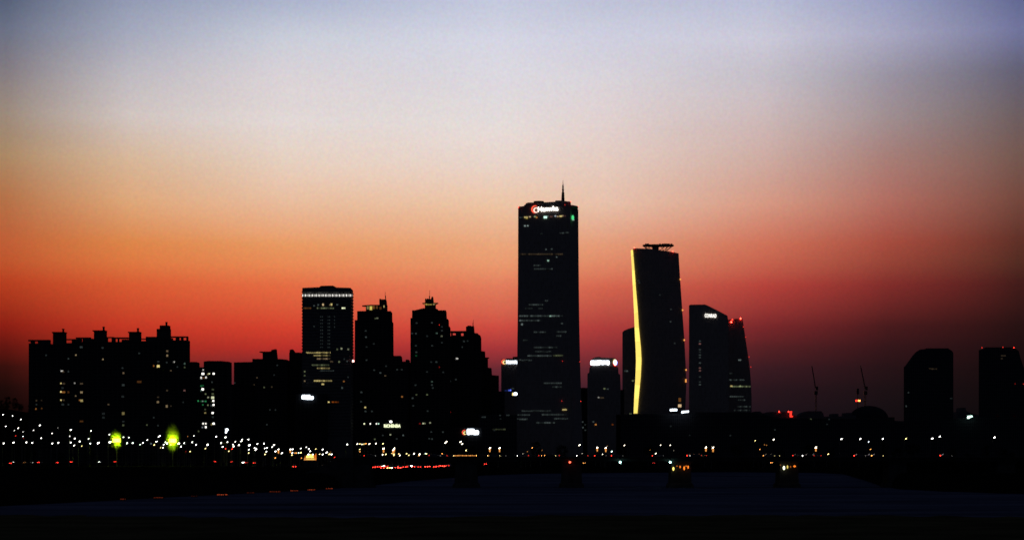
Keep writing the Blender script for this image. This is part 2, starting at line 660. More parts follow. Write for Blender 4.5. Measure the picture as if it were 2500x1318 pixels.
# wooded hill behind the park at the far side
hl = MB()
HN, HM = 44, 18
for j in range(HM):
    for i in range(HN):
        u, v = i / (HN - 1), j / (HM - 1)
        x = -1000 + 660 * u
        y = 1780 + 500 * v
        r = math.hypot((u - 0.62) / 0.42, (v - 0.5) / 0.52)
        h = max(0.0, 1 - r * r)
        hl.v.append((x, y, GZ - 0.5 + 60 * h ** 1.3 + random.uniform(-1.2, 1.2) * h))
for j in range(HM - 1):
    for i in range(HN - 1):
        hl.f.append((j * HN + i, j * HN + i + 1, (j + 1) * HN + i + 1, (j + 1) * HN + i))
setting('hill', hl, M['earth'])

# ------------------------------------------------------------------ the skyline
# long slab of flats with four stair towers
Y = 1700
slab = building('apartment_block', 'long dark slab of flats with four stair towers and open roof frames', 'apartment block',
                [(70, 838), (121, 838), (121, 840), (160, 840), (160, 837), (186, 837), (186, 834), (317, 834), (317, 832), (386, 832), (386, 828), (418, 828), (418, 830), (464, 830)], Y, 14, M['apt'])
KD = (464 - 70) / (CX + (464 - CX) * (Y + 14) / Y - 70)


def slab_box(name, parts, d0, d1, mat, parent):
    mb = MB()
    for x0, x1, y0, y1 in parts:
        f = lambda x: 70 + (x - 70) / KD
        mb.box(PX(f(x0), Y), PX(f(x1), Y), Y + d0, Y + d1, PZ(y1, Y), PZ(y0, Y))
    return part(name, mb, mat, parent)


for body, plate, chim, vent in [((128, 157, 811.5, 842), (126, 157.5, 809.5, 812), (149.5, 153, 803, 810), (148.5, 154, 801, 803.5)),
                                ((230, 258, 807.5, 836), (227, 258, 805.5, 808), (250, 254, 798, 806), (249.5, 254.5, 796, 798.5)),
                                ((317, 344, 811, 836), (315, 344, 809, 811.5), (335.5, 339.5, 801, 809.5), (335, 340, 799.5, 802)),
                                ((386, 418, 802, 834), (394, 416, 793.5, 802.5), (406.5, 410.5, 786, 794), (406, 411, 784.5, 787))]:
    st = slab_box('stair_tower', [body], 3, 11, M['concrete'], slab)
    slab_box('roof_plate', [plate], 2, 12, M['roof'], st)
    slab_box('chimney', [chim, vent], 6, 8, M['concrete'], st)
frames = [[(68, 121, 829, 832.5), (74, 82, 832, 839), (92, 121, 832, 841)],
          [(157, 186, 827, 829.5), (176, 181, 829, 840), (184, 187, 829, 838)],
          [(186, 222, 823, 826), (187, 199, 825, 836), (203, 229, 826, 836)],
          [(258, 280, 822, 824.5), (275, 316, 823, 826.5), (262, 264, 824, 836), (275, 283, 826, 836), (290, 292, 826, 836), (300, 316, 828, 836)],
          [(344, 361, 826, 828), (360, 387, 821.5, 824.5), (360, 387, 824, 834)],
          [(418, 464, 820.5, 823.5), (434, 442, 823, 831), (447, 452, 823, 831), (460.5, 464, 823, 831), (418, 426, 825, 831)]]
for f_ in frames:
    slab_box('roof_frame', f_, 1, 6, M['concrete'], slab)
for bx in (124, 225, 312, 383, 430):
    slab_box('balcony_fin', [(bx, bx + 1.4, 842, 1120)], -1.2, 0.1, M['concrete'], slab)
for X, Yc, w, h, c, s in [(835, 405, 28, 18, 'grey', DIM * 1.5), (472, 487, 14, 12, 'grey', DIM), (703, 522, 14, 14, 'grey', DIM * 1.6), (780, 485, 12, 8, 'warm', MED * 2), (1060, 528, 12, 8, 'warm', MED * 2), (1056, 412, 20, 16, 'grey', DIM),
                          (1435, 467, 18, 14, 'grey', DIM), (1725, 445, 20, 18, 'tan', MED), (1725, 490, 18, 20, 'warm', MED * 1.6), (1795, 555, 14, 16, 'white', BRI), (1632, 552, 24, 10, 'grey', DIM), (1585, 595, 14, 16, 'orange', MED * 1.6),
                          (1632, 598, 28, 24, 'yellow', BRI * 1.4), (1720, 560, 16, 14, 'grey', DIM), (1905, 572, 16, 18, 'mint', DIM * 2.5), (1905, 610, 14, 16, 'olive', DIM * 2), (1830, 605, 10, 12, 'grey', DIM), (1763, 643, 16, 10, 'tan', DIM * 2.5),
                          (635, 647, 24, 10, 'white', BRI), (648, 655, 22, 14, 'tan', DIM * 2), (703, 652, 14, 20, 'grey', DIM), (1262, 617, 18, 14, 'grey', DIM), (1272, 668, 18, 18, 'tan', MED), (626, 772, 14, 10, 'yellow', BRI), (655, 775, 26, 16, 'tan', DIM * 1.6),
                          (768, 770, 10, 10, 'white', MED * 2), (838, 775, 30, 16, 'tan', DIM * 2), (642, 820, 22, 18, 'grey', DIM * .7), (626, 858, 16, 12, 'yellow', BRI * 1.6), (650, 862, 38, 18, 'orange', MED * 1.5), (703, 862, 18, 20, 'orange', DIM * 1.6), (838, 863, 26, 20, 'warm', MED * 1.7),
                          (778, 900, 12, 8, 'warm', MED), (626, 942, 14, 12, 'yellow', BRI * 1.2), (655, 943, 20, 14, 'tan', DIM * 1.5), (820, 943, 16, 14, 'orange', MED * 1.8), (840, 948, 26, 24, 'yellow', MED * 2.4), (645, 987, 26, 18, 'grey', DIM), (703, 987, 16, 14, 'grey', DIM), (372, 947, 14, 16, 'tan', DIM * 1.5),
                          (425, 945, 10, 12, 'tan', DIM * .7), (372, 987, 14, 12, 'grey', DIM), (367, 1032, 14, 16, 'orange', MED * 1.6), (427, 1027, 12, 10, 'orange', DIM * 2.5), (1117, 987, 18, 12, 'tan', DIM * 2.6), (1435, 757, 44, 22, 'orange', DIM * 1.8), (1270, 790, 26, 20, 'grey', DIM * 1.4), (1265, 907, 26, 20, 'grey', DIM * .7),
                          (1630, 913, 22, 14, 'tan', DIM), (1628, 962, 22, 20, 'warm', MED * 1.4), (1723, 845, 20, 14, 'tan', DIM * 1.6), (1903, 845, 20, 16, 'pink', MED), (1720, 1005, 20, 26, 'warm', MED * 1.4), (1763, 1003, 14, 14, 'tan', DIM), (1270, 1078, 26, 28, 'yellow', MED * 1.2), (1270, 1198, 20, 18, 'olive', DIM * 2.2),
                          (838, 1158, 34, 16, 'orange', DIM * 2), (1515, 1195, 14, 12, 'olive', DIM * 2.6), (1585, 1120, 14, 14, 'grey', DIM), (1890, 965, 14, 14, 'grey', DIM * .7), (1270, 1160, 22, 14, 'grey', DIM * .8), (1630, 1200, 16, 16, 'grey', DIM * .8), (1065, 1080, 30, 20, 'grey', DIM * .6), (1065, 1120, 26, 20, 'grey', DIM * .6)]:
    window(slab, X / 4.1667, 750 + Yc / 4.1667, max(3.4, w / 4.1667), max(3.2, h / 4.1667), c, s, Y)

Y = 1760
gb = building('apartment_block', 'dark block whose scattered windows shine green and white', 'apartment block', [(464, 883), (480, 883), (480, 896), (500, 896), (500, 882), (512, 880.5), (548, 881), (566, 882.5)], Y, 20, M['apt'])
part('roof_box', MB().box(PX(505, Y), PX(540, Y), Y + 6, Y + 14, PZ(884, Y), PZ(880, Y)), M['roof'], gb)
for X, Yc, w, h, c, s in [(2078, 636, 14, 10, 'white', BRI), (2075, 675, 26, 20, 'white', BIG), (2132, 678, 16, 12, 'yellow', MED * 2), (2145, 675, 14, 14, 'pale', BRI * 1.5), (2193, 674, 20, 16, 'white', BIG), (2056, 715, 16, 22, 'white', BRI * 1.5), (2085, 717, 26, 14, 'orange', DIM * 2.5), (2109, 712, 16, 18, 'white', BRI * 1.5),
                          (2056, 799, 16, 14, 'green', MED), (2077, 795, 12, 10, 'green', MED * .7), (2073, 832, 24, 20, 'white', BIG), (2054, 846, 14, 18, 'mint', MED * .7), (2105, 880, 14, 10, 'olive', MED * 1.2), (2183, 880, 22, 16, 'olive', MED * .7), (2133, 915, 18, 14, 'pale', MED * 2), (2183, 918, 30, 26, 'pale', BRI * 1.2), (2023, 951, 12, 14, 'green', MED * 2), (2055, 955, 12, 12, 'green', MED * .5),
                          (2073, 953, 16, 12, 'mint', MED * 1.6), (2104, 955, 20, 14, 'green', MED * 1.4), (2190, 950, 18, 16, 'white', BIG), (2172, 958, 14, 14, 'olive', MED * .5), (2075, 990, 12, 14, 'green', MED), (2130, 993, 14, 14, 'olive', MED * 1.2), (2168, 998, 14, 20, 'grey', DIM * 1.8), (2192, 991, 18, 18, 'white', BIG), (2100, 1037, 16, 12, 'olive', DIM * 2), (2100, 1072, 18, 14, 'yellow', MED * 1.8), (2182, 1073, 20, 18, 'white', BIG),
                          (2077, 1181, 16, 18, 'white', BRI * 2), (2107, 1181, 16, 16, 'white', BRI * 2), (2170, 1190, 14, 18, 'yellow', MED * 1.4), (2193, 1181, 22, 18, 'white', BIG), (2070, 1219, 14, 10, 'cool', MED * 1.5), (2107, 1217, 16, 18, 'white', BIG), (2027, 1259, 14, 14, 'olive', DIM * 2.5), (2185, 835, 22, 16, 'olive', DIM * 1.8), (2175, 760, 14, 12, 'grey', DIM * 1.6), (2185, 1115, 20, 14, 'grey', DIM)]:
    window(gb, X / 4.1667, 750 + Yc / 4.1667, max(3.2, w / 4.1667), max(3, h / 4.1667), c, s, Y)

building('apartment_block', 'low unlit block closing the narrow gap beside the long low flats', 'apartment block', [(540, 938), (622, 938)], 1850, 20, M['dark'])

Y = 1900
cb = building('apartment_block', 'long low unlit flats with one overhanging roof plate on a stair box', 'apartment block', [(571, 884), (618, 883), (618, 875.5), (692, 876), (706, 877.5)], Y, 20, M['apt'])
sb = part('stair_tower', solid([(641, 880), (641, 859), (662, 857), (662, 854), (673, 851.5), (674, 861), (676, 880)], Y + 3, 10, False), M['concrete'], cb)
part('roof_plate', solid(rect(633, 671, 857.6, 859.4), Y + 1, 14, False), M['roof'], sb)
for X, Yc, c, s in [(913, 870, 'grey', DIM), (880, 968, 'grey', DIM * .7), (700, 995, 'tan', DIM * 2), (668, 1070, 'tan', DIM * 2.6), (775, 1092, 'olive', DIM * 2.6), (855, 1088, 'tan', DIM * 1.4), (402, 1048, 'grey', DIM)]:
    window(cb, max(573, 460 + X / 4.118), 680 + Yc / 4.118, 3.6, 3, c, s, Y)
window(cb, 604, 1008.5, 4.2, 4.6, 'amber', BRI, Y)
for px, py, s in [(677, 1000, .8), (655, 1036, 1), (663, 1000, .8), (622, 999, .6)]:
    window(cb, px, py, 3.4, 3.4, 'grey', DIM * s, Y)
Y = 1910
db = building('apartment_block', 'low unlit flats with a corner turret, touching the dotted crown tower', 'apartment block', [(706, 876), (706, 860), (738, 860)], Y, 16, M['apt'])
part('roof_turret', solid([(707, 863), (707, 853.5), (714, 852), (717, 856), (719, 858.5), (719, 863)], Y + 2, 8, False), M['concrete'], db)

# office tower with the dotted crown
Y = 1850
et = building('office_tower', 'square tower crowned by two dotted rows of small white lamps', 'office tower', [(738, 702.5), (776, 701), (814, 701), (862, 702.5)], Y, 30, M['grey_wall'])
part('roof_box', solid([(776, 703), (781, 699.5), (783, 697.5), (813, 697), (820, 700.5), (820, 703)], Y + 6, 14, False), M['roof'], et)
fl = MB()
EX1 = 1250 + (862 - 1250) * 1880 / 1850
for k in range(46):
    z = PZ(712 + 7.8 * k, Y)
    fl.box(PX(738, Y) - .55, PX(EX1, Y) + .55, Y - .3, Y + 30.2, z - .5, z + .5)
part('floor_edge', fl, M['steel'], et)
for k in range(37):
    px = 739 + k * 3.34
    mb = MB().box(PX(px, Y) - .38, PX(px, Y) + .38, Y - .75, Y - .35, PZ(723.5, Y), PZ(718.5, Y))
    part('crown_lamp', mb, glow('white', (0.95, 0.28, 1.15, 0.35, 0.6)[k % 5]), et)
ribbon(et, 739, 860, 714.5, 'white', 0.05, Y - .4, 3.0, 1.24, 'crown_ribbon')
for X0, X1, Yc, c, s in [(1185, 1445, 743, 'yellow', .42), (1262, 1440, 772, 'yellow', .25), (1300, 1440, 805, 'tan', .22), (1440, 1470, 835, 'tan', .14), (1245, 1430, 868, 'olive', .10), (1300, 1440, 900, 'yellow', .26), (1330, 1480, 925, 'grey', .03), (1265, 1460, 1026, 'yellow', .42), (1155, 1240, 297, 'orange', .10), (1300, 1480, 297, 'olive', .14), (1560, 1600, 296, 'pale', .8)]:
    ribbon(et, 460 + X0 / 4.118, 460 + X1 / 4.118, 680 + Yc / 4.118, c, s * 1.5, Y - .3, 3.2, 2.1)
for X, Yc, c, s, w, h in [(1365, 262, 'warm', BRI, 4, 5), (1454, 260, 'yellow', BRI, 4, 5), (1436, 264, 'warm', MED, 3, 3), (1270, 272, 'grey', DIM * 2, 4, 3), (1313, 264, 'grey', DIM * 2, 4, 4), (1515, 262, 'grey', DIM * 2.4, 5, 3), (1362, 1060, 'yellow', BRI, 6, 3.5), (1515, 710, 'olive', DIM * 2.4, 4, 4), (1560, 703, 'pale', MED * 2, 4, 4), (1632, 710, 'pale', MED, 4, 4),
                          (1535, 835, 'olive', MED, 4, 4), (1620, 830, 'grey', DIM * 2, 3, 3), (1590, 808, 'grey', DIM, 3, 3), (1585, 1032, 'orange', MED * 1.6, 4, 3.4), (1567, 1097, 'grey', MED * .6, 4, 4), (1170, 933, 'olive', MED, 3.6, 3.4), (1170, 973, 'olive', MED * .6, 3.6, 3.4), (1170, 1028, 'warm', MED * 1.2, 3.6, 3.4), (1270, 480, 'grey', DIM, 3, 3), (1630, 990, 'grey', DIM, 3, 3)]:
    window(et, 460 + X / 4.118, 680 + Yc / 4.118, w, h, c, s, Y - .3)
for X in (1340, 1358, 1418, 1434, 1486):
    for k in range(10 if X < 1480 else 4):
        window(et, 460 + X / 4.118, 680 + (383 + 34 * k) / 4.118, 2.4, 2.4, 'grey', DIM * random.uniform(.6, 1.3), Y - .3)
for x0, x1, c, s in [(771, 774, 'pink', .5), (785.5, 790, 'warm', 1.2), (791, 795.5, 'yellow', 1.1), (798, 803, 'orange', .7), (803.5, 808, 'yellow', 1.0), (814, 819, 'amber', .6), (820, 832, 'amber', .22)]:
    ribbon(et, x0, x1, 981, c, s, Y - .3, 3.0, 3, 'podium_light')
for k in range(7):
    window(et, 776, 1018 + 9 * k, 2.4, 2.6, 'grey', DIM * .7, Y - .3)
bm_ = MB().ball(PX(862.5, Y), Y - 1, PZ(881, Y), .9)
part('corner_light', bm_, glow('pink', 8), et)

# twin residential towers with disc crowns
Y = 1950
ft = building('apartment_tower', 'residential tower with a lit crown under a tilted disc and side mast', 'apartment tower', [(866, 900), (866, 781), (872, 781), (872, 759), (956, 759), (956.5, 784), (959, 784), (959.5, 868), (981, 868), (982, 882), (993, 882), (994, 877), (1001, 877.5), (1001, 900)], Y, 26, M['apt'])
dr = part('crown_drum', MB().cyl(PX(917.5, Y), Y + 13, PZ(760, Y), PZ(743, Y), 10.4, 10.4, 20, .9), M['concrete'], ft)
dp = MB().cyl(PX(911, Y), Y + 13, PZ(745.5, Y), PZ(743.5, Y), 11.4, 11.6, 24, .8)
part('crown_disc', dp, M['roof'], ft)
part('machine_room', solid([(926, 746), (926, 730.5), (928, 728), (929.5, 730.5), (942, 730.5), (943, 735), (944, 746)], Y + 7, 10, False), M['concrete'], ft)
part('mast', MB().bar((PX(940, Y), Y + 12, PZ(731, Y)), (PX(939, Y), Y + 12, PZ(719, Y)), .45).bar((PX(939, Y), Y + 12, PZ(720, Y)), (PX(938.4, Y), Y + 12, PZ(710, Y)), .18), M['steel'], ft)
for px, py, w, h, c, s in [(898, 751, 5, 8, 'yellow', .18), (905.5, 752, 6, 9, 'gold', .65), (912, 750, 5, 8, 'orange', .14), (920, 750, 5, 7, 'orange', .08), (937.5, 748, 3, 5, 'yellow', .35), (929, 752, 5, 6, 'orange', .06)]:
    window(dr, px, py, w, h, c, s, Y + 3.2, 'crown_window')
for X, Yc, c, s in [(320, 458, 'olive', DIM * 2), (342, 454, 'pale', MED), (205, 600, 'grey', DIM), (208, 672, 'grey', DIM * 2), (300, 748, 'grey', DIM * .7), (215, 785, 'grey', DIM * .6), (215, 935, 'grey', DIM), (378, 1082, 'grey', MED * .5), (435, 1115, 'tan', MED * .6), (305, 1050, 'grey', DIM), (155, 1305, 'grey', DIM * 1.5), (445, 1005, 'grey', DIM * .7), (575, 1045, 'grey', DIM), (630, 1045, 'grey', DIM * .8)]:
    window(ft, 850 + X / 4.707, 680 + Yc / 4.707, 4.4, 3.2, c, s, Y)
for px, py, c, s in [(892.3, 994, 'yellow', BRI), (984.5, 968, 'orange', MED * 2), (893, 1003.5, 'grey', DIM * 1.4), (909, 1003.5, 'grey', DIM), (882, 957, 'grey', DIM), (882, 980, 'grey', DIM), (900, 1034, 'white', BRI * .6)]:
    window(ft, px, py, 4.4, 3.6, c, s, Y)

gt = building('apartment_tower', 'residential tower with a centred lit crown, round disc and tall mast', 'apartment tower', [(1002, 776), (1006, 776), (1006, 757), (1013, 757), (1034, 752), (1064, 752), (1070, 754.5), (1072, 757), (1090, 757), (1091, 777), (1096, 779), (1096, 795), (1100, 797)], Y, 26, M['apt'])
dr = part('crown_drum', MB().cyl(PX(1049.5, Y), Y + 12, PZ(757, Y), PZ(740, Y), 5.2, 5.4, 20), M['concrete'], gt)
part('crown_disc', MB().cyl(PX(1049.5, Y), Y + 12, PZ(741.5, Y), PZ(739.2, Y), 5.4, 7.7, 24).cyl(PX(1049.5, Y), Y + 12, PZ(739.2, Y), PZ(737.6, Y), 7.8, 7.8, 24), M['roof'], gt)
part('machine_room', solid([(1037.5, 739), (1037.5, 730), (1040, 728), (1041, 731), (1043, 728.5), (1052, 730), (1054, 724), (1057, 724), (1058, 731), (1058.5, 739)], Y + 8, 8, False), M['concrete'], gt)
part('mast', MB().bar((PX(1047.5, Y), Y + 12, PZ(732, Y)), (PX(1047.5, Y), Y + 12, PZ(720, Y)), .5).bar((PX(1047.5, Y), Y + 12, PZ(721, Y)), (PX(1048, Y), Y + 12, PZ(706, Y)), .17), M['steel'], gt)
for px, py, w, c, s in [(1037, 742.5, 4, 'orange', .25), (1041, 743, 3, 'gold', .35), (1046, 743, 6, 'gold', .2), (1052, 742.5, 5, 'gold', .28), (1059, 742.5, 4, 'yellow', .25), (1063, 740.5, 3, 'orange', .12)]:
    window(dr, px, py, w, 3.6, c, s, Y + 6.2, 'crown_window')
for X, Yc, c, s in [(788, 510, 'grey', DIM), (968, 507, 'grey', DIM * 1.4), (735, 630, 'grey', DIM), (780, 630, 'grey', DIM * 1.4), (1025, 627, 'mint', DIM * 2.5), (1082, 660, 'pale', MED * .8), (1085, 597, 'grey', DIM), (1085, 553, 'grey', DIM * .7), (912, 660, 'grey', DIM * .7), (970, 770, 'grey', DIM), (780, 770, 'grey', DIM), (1085, 735, 'grey', DIM * .7), (785, 845, 'grey', DIM * 1.4), (783, 885, 'green', DIM * 1.6),
                    (1020, 957, 'grey', DIM * 1.5), (960, 957, 'grey', DIM * .7), (910, 1070, 'grey', DIM * .7), (968, 1183, 'mint', DIM * 2), (968, 1220, 'grey', DIM * 1.3), (775, 1222, 'grey', DIM), (978, 1255, 'grey', DIM), (1100, 1075, 'grey', DIM * .7)]:
    window(gt, min(1096, max(1004, 850 + X / 4.707)), 680 + Yc / 4.707, 4.6, 3.2, c, s, Y)
for px, py, c, s in [(1043.6, 963, 'olive', MED * .8), (1017, 963, 'olive', DIM * 2), (1007.5, 971.5, 'grey', DIM * 2), (1045, 1003, 'grey', DIM), (1009, 990, 'grey', DIM), (1054, 1054, 'grey', DIM), (1056, 1071, 'grey', DIM * 1.4), (1049, 1070, 'grey', DIM), (1090, 1045, 'grey', DIM * 2), (1083, 1054, 'grey', DIM * 1.4), (1034, 1033, 'pale', BRI), (1038, 1033, 'pale', MED), (1051, 1031.5, 'pale', MED * 2), (1025.5, 1033.5, 'red', MED)]:
    window(gt, px, py, 4.2, 3.2, c, s, Y)
beacon(gt, 1073, 793, Y, 2.0, 1.5)
beacon(gt, 1073, 896, Y, 1.2, 1.3)

building('apartment_block', 'low unlit block behind the slit between the dotted and disc crown towers', 'apartment block', [(852, 884), (884, 884)], 2010, 16, M['dark'])
building('apartment_block', 'low unlit block behind the slit between the two disc crown towers', 'apartment block', [(984, 884), (1012, 885)], 2010, 16, M['dark'])

# stepped residential block with a roof pergola
Y = 2000
ht = building('apartment_tower', 'residential block with a roof pergola, stair box and rounded shoulder', 'apartment tower', [(1097, 819.5), (1138, 819.5), (1138, 810), (1157, 810), (1160, 812.5), (1167, 813), (1169, 816), (1173, 818), (1175, 822), (1176, 900)], Y, 22, M['apt'])
part('stair_tower', solid([(1137.5, 822), (1137.5, 797), (1141, 796.5), (1141, 794.5), (1150, 794.5), (1150, 796), (1157, 795.5), (1157.5, 800), (1158.5, 812), (1160, 822)], Y + 5, 10, False), M['concrete'], ht)
pg = MB()
for x0, x1, y0, y1 in [(1100, 1138, 807.5, 811.5), (1101, 1104.5, 811, 820), (1112.5, 1125, 811, 820), (1131.5, 1138, 811, 820), (1104, 1113, 817.5, 820)]:
    pg.box(PX(x0, Y), PX(x1, Y), Y + 1, Y + 14, PZ(y1, Y), PZ(y0, Y))
part('roof_frame', pg, M['concrete'], ht)
part('mast', MB().bar((PX(1154.5, Y), Y + 9, PZ(796, Y)), (PX(1154.5, Y), Y + 9, PZ(786, Y)), .4).bar((PX(1154.5, Y), Y + 9, PZ(787, Y)), (PX(1155.5, Y), Y + 9, PZ(779, Y)), .17), M['steel'], ht)
for px, py, w, c, s in [(1116, 875, 5.5, 'white', BRI * .9), (1133, 833, 5, 'grey', DIM), (1129, 847, 3, 'grey', DIM), (1113, 926, 4, 'grey', DIM), (1099, 930, 4, 'grey', DIM), (1142, 832, 4, 'grey', DIM * .6)]:
    window(ht, px, py, w, 3.6, c, s, Y)
beacon(ht, 1073 + 27, 1006, Y, 1.0, 1.2)
it = building('apartment_block', 'dark terraced block stepping down in four stages beside the pergola block', 'apartment block', [(1172, 856), (1184, 857.5), (1184.5, 872), (1191, 873), (1191, 897), (1200, 898), (1201, 915), (1218, 916.5)], 2040, 20, M['apt'])
part('roof_plate', solid(rect(1183, 1194, 872, 874), 2039, 10, False), M['roof'], it)
building('office_block', 'low dark office block filling the gap under the terraced block', 'office block', [(1200, 954), (1232, 955)], 1980, 18, M['dark'])
lowo = building('office_block', 'broad low office with one dim ribbon of windows, before the tallest tower', 'office block', [(1168, 1012), (1262, 1012)], 1900, 30, M['office'])
ribbon(lowo, 1202, 1234, 1047.5, 'olive', .16, 1900, 3, 2.5)
ribbon(lowo, 1175, 1186, 1017.5, 'grey', .09, 1900, 3, 2.5)
window(lowo, 1240, 1009 + 4, 8, 3, 'grey', DIM, 1900)
for px, py, s in [(1207, 1050, .6), (1222, 1022, .4)]:
    window(lowo, px, py, 4, 3, 'grey', DIM * s, 1900)

# small office with the round emblem sign at its top
Y = 2150
jt = building('office_block', 'small dark office with a lit sign along its roof edge', 'office block', [(1223.5, 876.5), (1268, 876.5)], Y, 24, M['curtain'])
part('roof_plant', MB().box(PX(1252, Y), PX(1266, Y), Y + 8, Y + 16, PZ(877, Y), PZ(869.5, Y)).box(PX(1236, Y), PX(1252, Y), Y + 9, Y + 15, PZ(877, Y), PZ(873.5, Y)), M['roof'], jt)
for px, py, w, c, s in [(1244, 952.5, 7, 'blue', .5), (1246.5, 952.3, 3, 'blue', 1.5), (1235, 953, 6, 'blue', .06), (1252, 948, 6, 'grey', DIM)]:
    window(jt, px, py, w, 3.2, c, s, Y)
window(lowo, 1221, 960.5 + 53, 4, 3, 'grey', DIM, 1900)

# the tallest tower
Y = 2000
kt = thing('skyscraper', 'tallest tower, tapered and dark, with rooftop mast and lit sign near its top', 'skyscraper', (PX(1339, Y), Y + 25, GZ))
rings = []
for py, a, b, c in [(base_row(Y) + .3, 1258.5, 1401, 1423.5), (1090, 1259, 1401, 1423), (1000, 1260.5, 1399.5, 1420), (930, 1261.8, 1397.5, 1417.8), (870, 1262.7, 1396, 1416), (780, 1263.8, 1394.5, 1414.3), (700, 1264.4, 1393.5, 1413.3), (600, 1264.8, 1392.6, 1412.5), (504, 1265, 1392, 1412)]:
    z = PZ(py, Y)
    X0, X1, X2 = PX(a, Y), PX(b, Y), PX(c, Y + 26)
    rings.append([(X0, Y, z), (X1, Y, z), (X2, Y + 26, z), (X2, Y + 48, z), (X0 + .3, Y + 48, z), (X0 + .1, Y + 20, z)])
part('wall', MB().loft(rings), M['curtain'], kt)
part('crown', solid([(1265.2, 506), (1266, 504.8), (1279, 503), (1280, 500.5), (1283, 499.5), (1284, 496.5), (1289, 494.6), (1322, 494.3), (1355, 492.6), (1356, 489.6), (1372, 489.4), (1380, 491), (1393.5, 492.2), (1393.8, 500.5), (1400, 501), (1411, 503.5), (1411.8, 506)], Y + 2, 30, False), M['curtain'], kt)
hp = part('helipad', MB().cyl(PX(1316, Y), Y + 18, PZ(489.2, Y), PZ(486.4, Y), 4.9, 5.2, 20), M['roof'], kt)
part('stem', MB().cyl(PX(1316.5, Y), Y + 18, PZ(496, Y), PZ(489, Y), 1.1, 1.3, 10), M['steel'], hp)
am = MB()
for (px0, py0, r0), (px1, py1, r1) in [((1375.6, 494, 1.7), (1375.8, 464, 1.3)), ((1375.8, 464, .95), (1375.6, 445, .6)), ((1375.6, 445, .34), (1375.8, 434, .12))]:
    am.cyl(PX((px0 + px1) / 2, Y), Y + 20, PZ(py0, Y), PZ(py1, Y), r0, r1, 8)
for k in range(6):
    am.cyl(PX(1375.7, Y), Y + 20, PZ(488 - 7.5 * k, Y), PZ(486.8 - 7.5 * k, Y), 2.0 - .22 * k, None, 8)
part('mast', am, M['steel'], kt)
beacon(kt, 1265.8, 506, Y, 14, 1.8)
beacon(kt, 1394, 493, Y, 14, 1.8)
beacon(kt, 1411.5, 504.5, Y + 27, 6, 1.4)
beacon(kt, 1379, 500.5, Y + 3, 3, 1.4)
beacon(kt, 1282, 496, Y, 1.5, 1.4)
for x, y, s in [(572, 663, 1.5), (710, 668, 3), (565, 983, 2), (718, 985, 4)]:
    beacon(kt, 1200 + x / 3.296, 680 + y / 3.296, Y - .5, s, 1.3)
for px, py, w, h, c, s in [(1284, 530.5, 9, 3.4, 'yellow', .42), (1286, 533.2, 5, 2.6, 'gold', .28), (1293.6, 529.5, 5, 2.6, 'tan', .5), (1306, 529, 5, 2.4, 'olive', .3), (1310.3, 531, 4, 4, 'orange', .32), (1331.5, 530.5, 8, 5, 'mint', 1.4), (1335, 528, 7, 2.6, 'grey', .2), (1345.5, 529, 7, 3.6, 'pink', .08), (1356, 527.6, 4.4, 3, 'cool', .4), (1361.5, 528.6, 4, 2.6, 'warm', .4),
                           (1369, 528, 6, 3.4, 'yellow', .65), (1374, 527, 3.4, 3, 'tan', .3), (1379.5, 527.5, 4, 2.4, 'pink', .05), (1281.5, 551.5, 4.4, 3, 'grey', .3), (1288.5, 551.3, 4, 3, 'grey', .26), (1338.3, 636.2, 4.4, 3.4, 'mint', .45), (1274.4, 791.6, 4.6, 4.4, 'grey', .16), (1343.5, 771.3, 4, 2.8, 'mint', .4), (1378, 999.5, 11, 3.0, 'yellow', .45), (1372, 789.5, 5, 3, 'grey', .05), (1333, 609, 4, 3, 'grey', .08), (1347, 608, 4, 3, 'grey', .06), (1359, 627.5, 3.5, 3.2, 'grey', .1)]:
    window(kt, px, py, w, h, c, s, Y - .4)
part('green_light', MB().prism_xz([(PX(x, Y), PZ(y, Y)) for x, y in [(1396, 534), (1396, 527.5), (1398, 525), (1400, 525.5), (1401.5, 529), (1401.6, 534)]], Y + 1.2, Y + 12.5), glow('green', .8), kt)
window(kt, 1399.5, 537.3, 5, 2.4, 'mint', .35, Y + 1.5)
for x0, x1, y, s, c in [(300, 415, 210, .05, 'grey'), (220, 570, 300, .085, 'grey'), (440, 520, 300, .12, 'mint'), (220, 400, 337, .085, 'grey'), (340, 440, 430, .045, 'grey'), (520, 605, 428, .045, 'grey'), (520, 560, 460, .05, 'grey'), (255, 290, 495, .07, 'grey'), (340, 530, 553, .055, 'grey'), (350, 480, 587, .04, 'grey'), (290, 480, 620, .10, 'grey'), (495, 575, 618, .08, 'olive'), (220, 325, 655, .045, 'grey'),
                         (420, 565, 840, .045, 'grey'), (490, 565, 870, .06, 'grey'), (405, 605, 1093, .045, 'grey'), (240, 350, 1063, .035, 'grey'), (210, 310, 1095, .04, 'grey'), (200, 290, 1130, .06, 'grey'), (505, 615, 1125, .06, 'grey'), (360, 510, 1158, .06, 'grey'), (270, 330, 240, .03, 'grey'), (380, 410, 240, .04, 'grey'), (430, 455, 178, .05, 'grey'), (320, 480, 1063, .03, 'grey')]:
    ribbon(kt, 1200 + x0 / 3.296, 1200 + x1 / 3.296, 680 + y / 3.296, c, s * 1.5, Y - .35, 3.2, 2.2)
for x0, x1, y, s, c in [(1267, 1374, 620.5, .05, 'tan'), (1303, 1321, 648, .045, 'grey'), (1304, 1350, 656.5, .05, 'grey'), (1366, 1377, 569, .04, 'grey'), (1318, 1324, 571, .04, 'grey'), (1268, 1276, 531, .06, 'grey'), (1381, 1390, 568, .03, 'grey')]:
    ribbon(kt, x0, x1, y, c, s * 1.5, Y - .35, 3.0, 2.2)

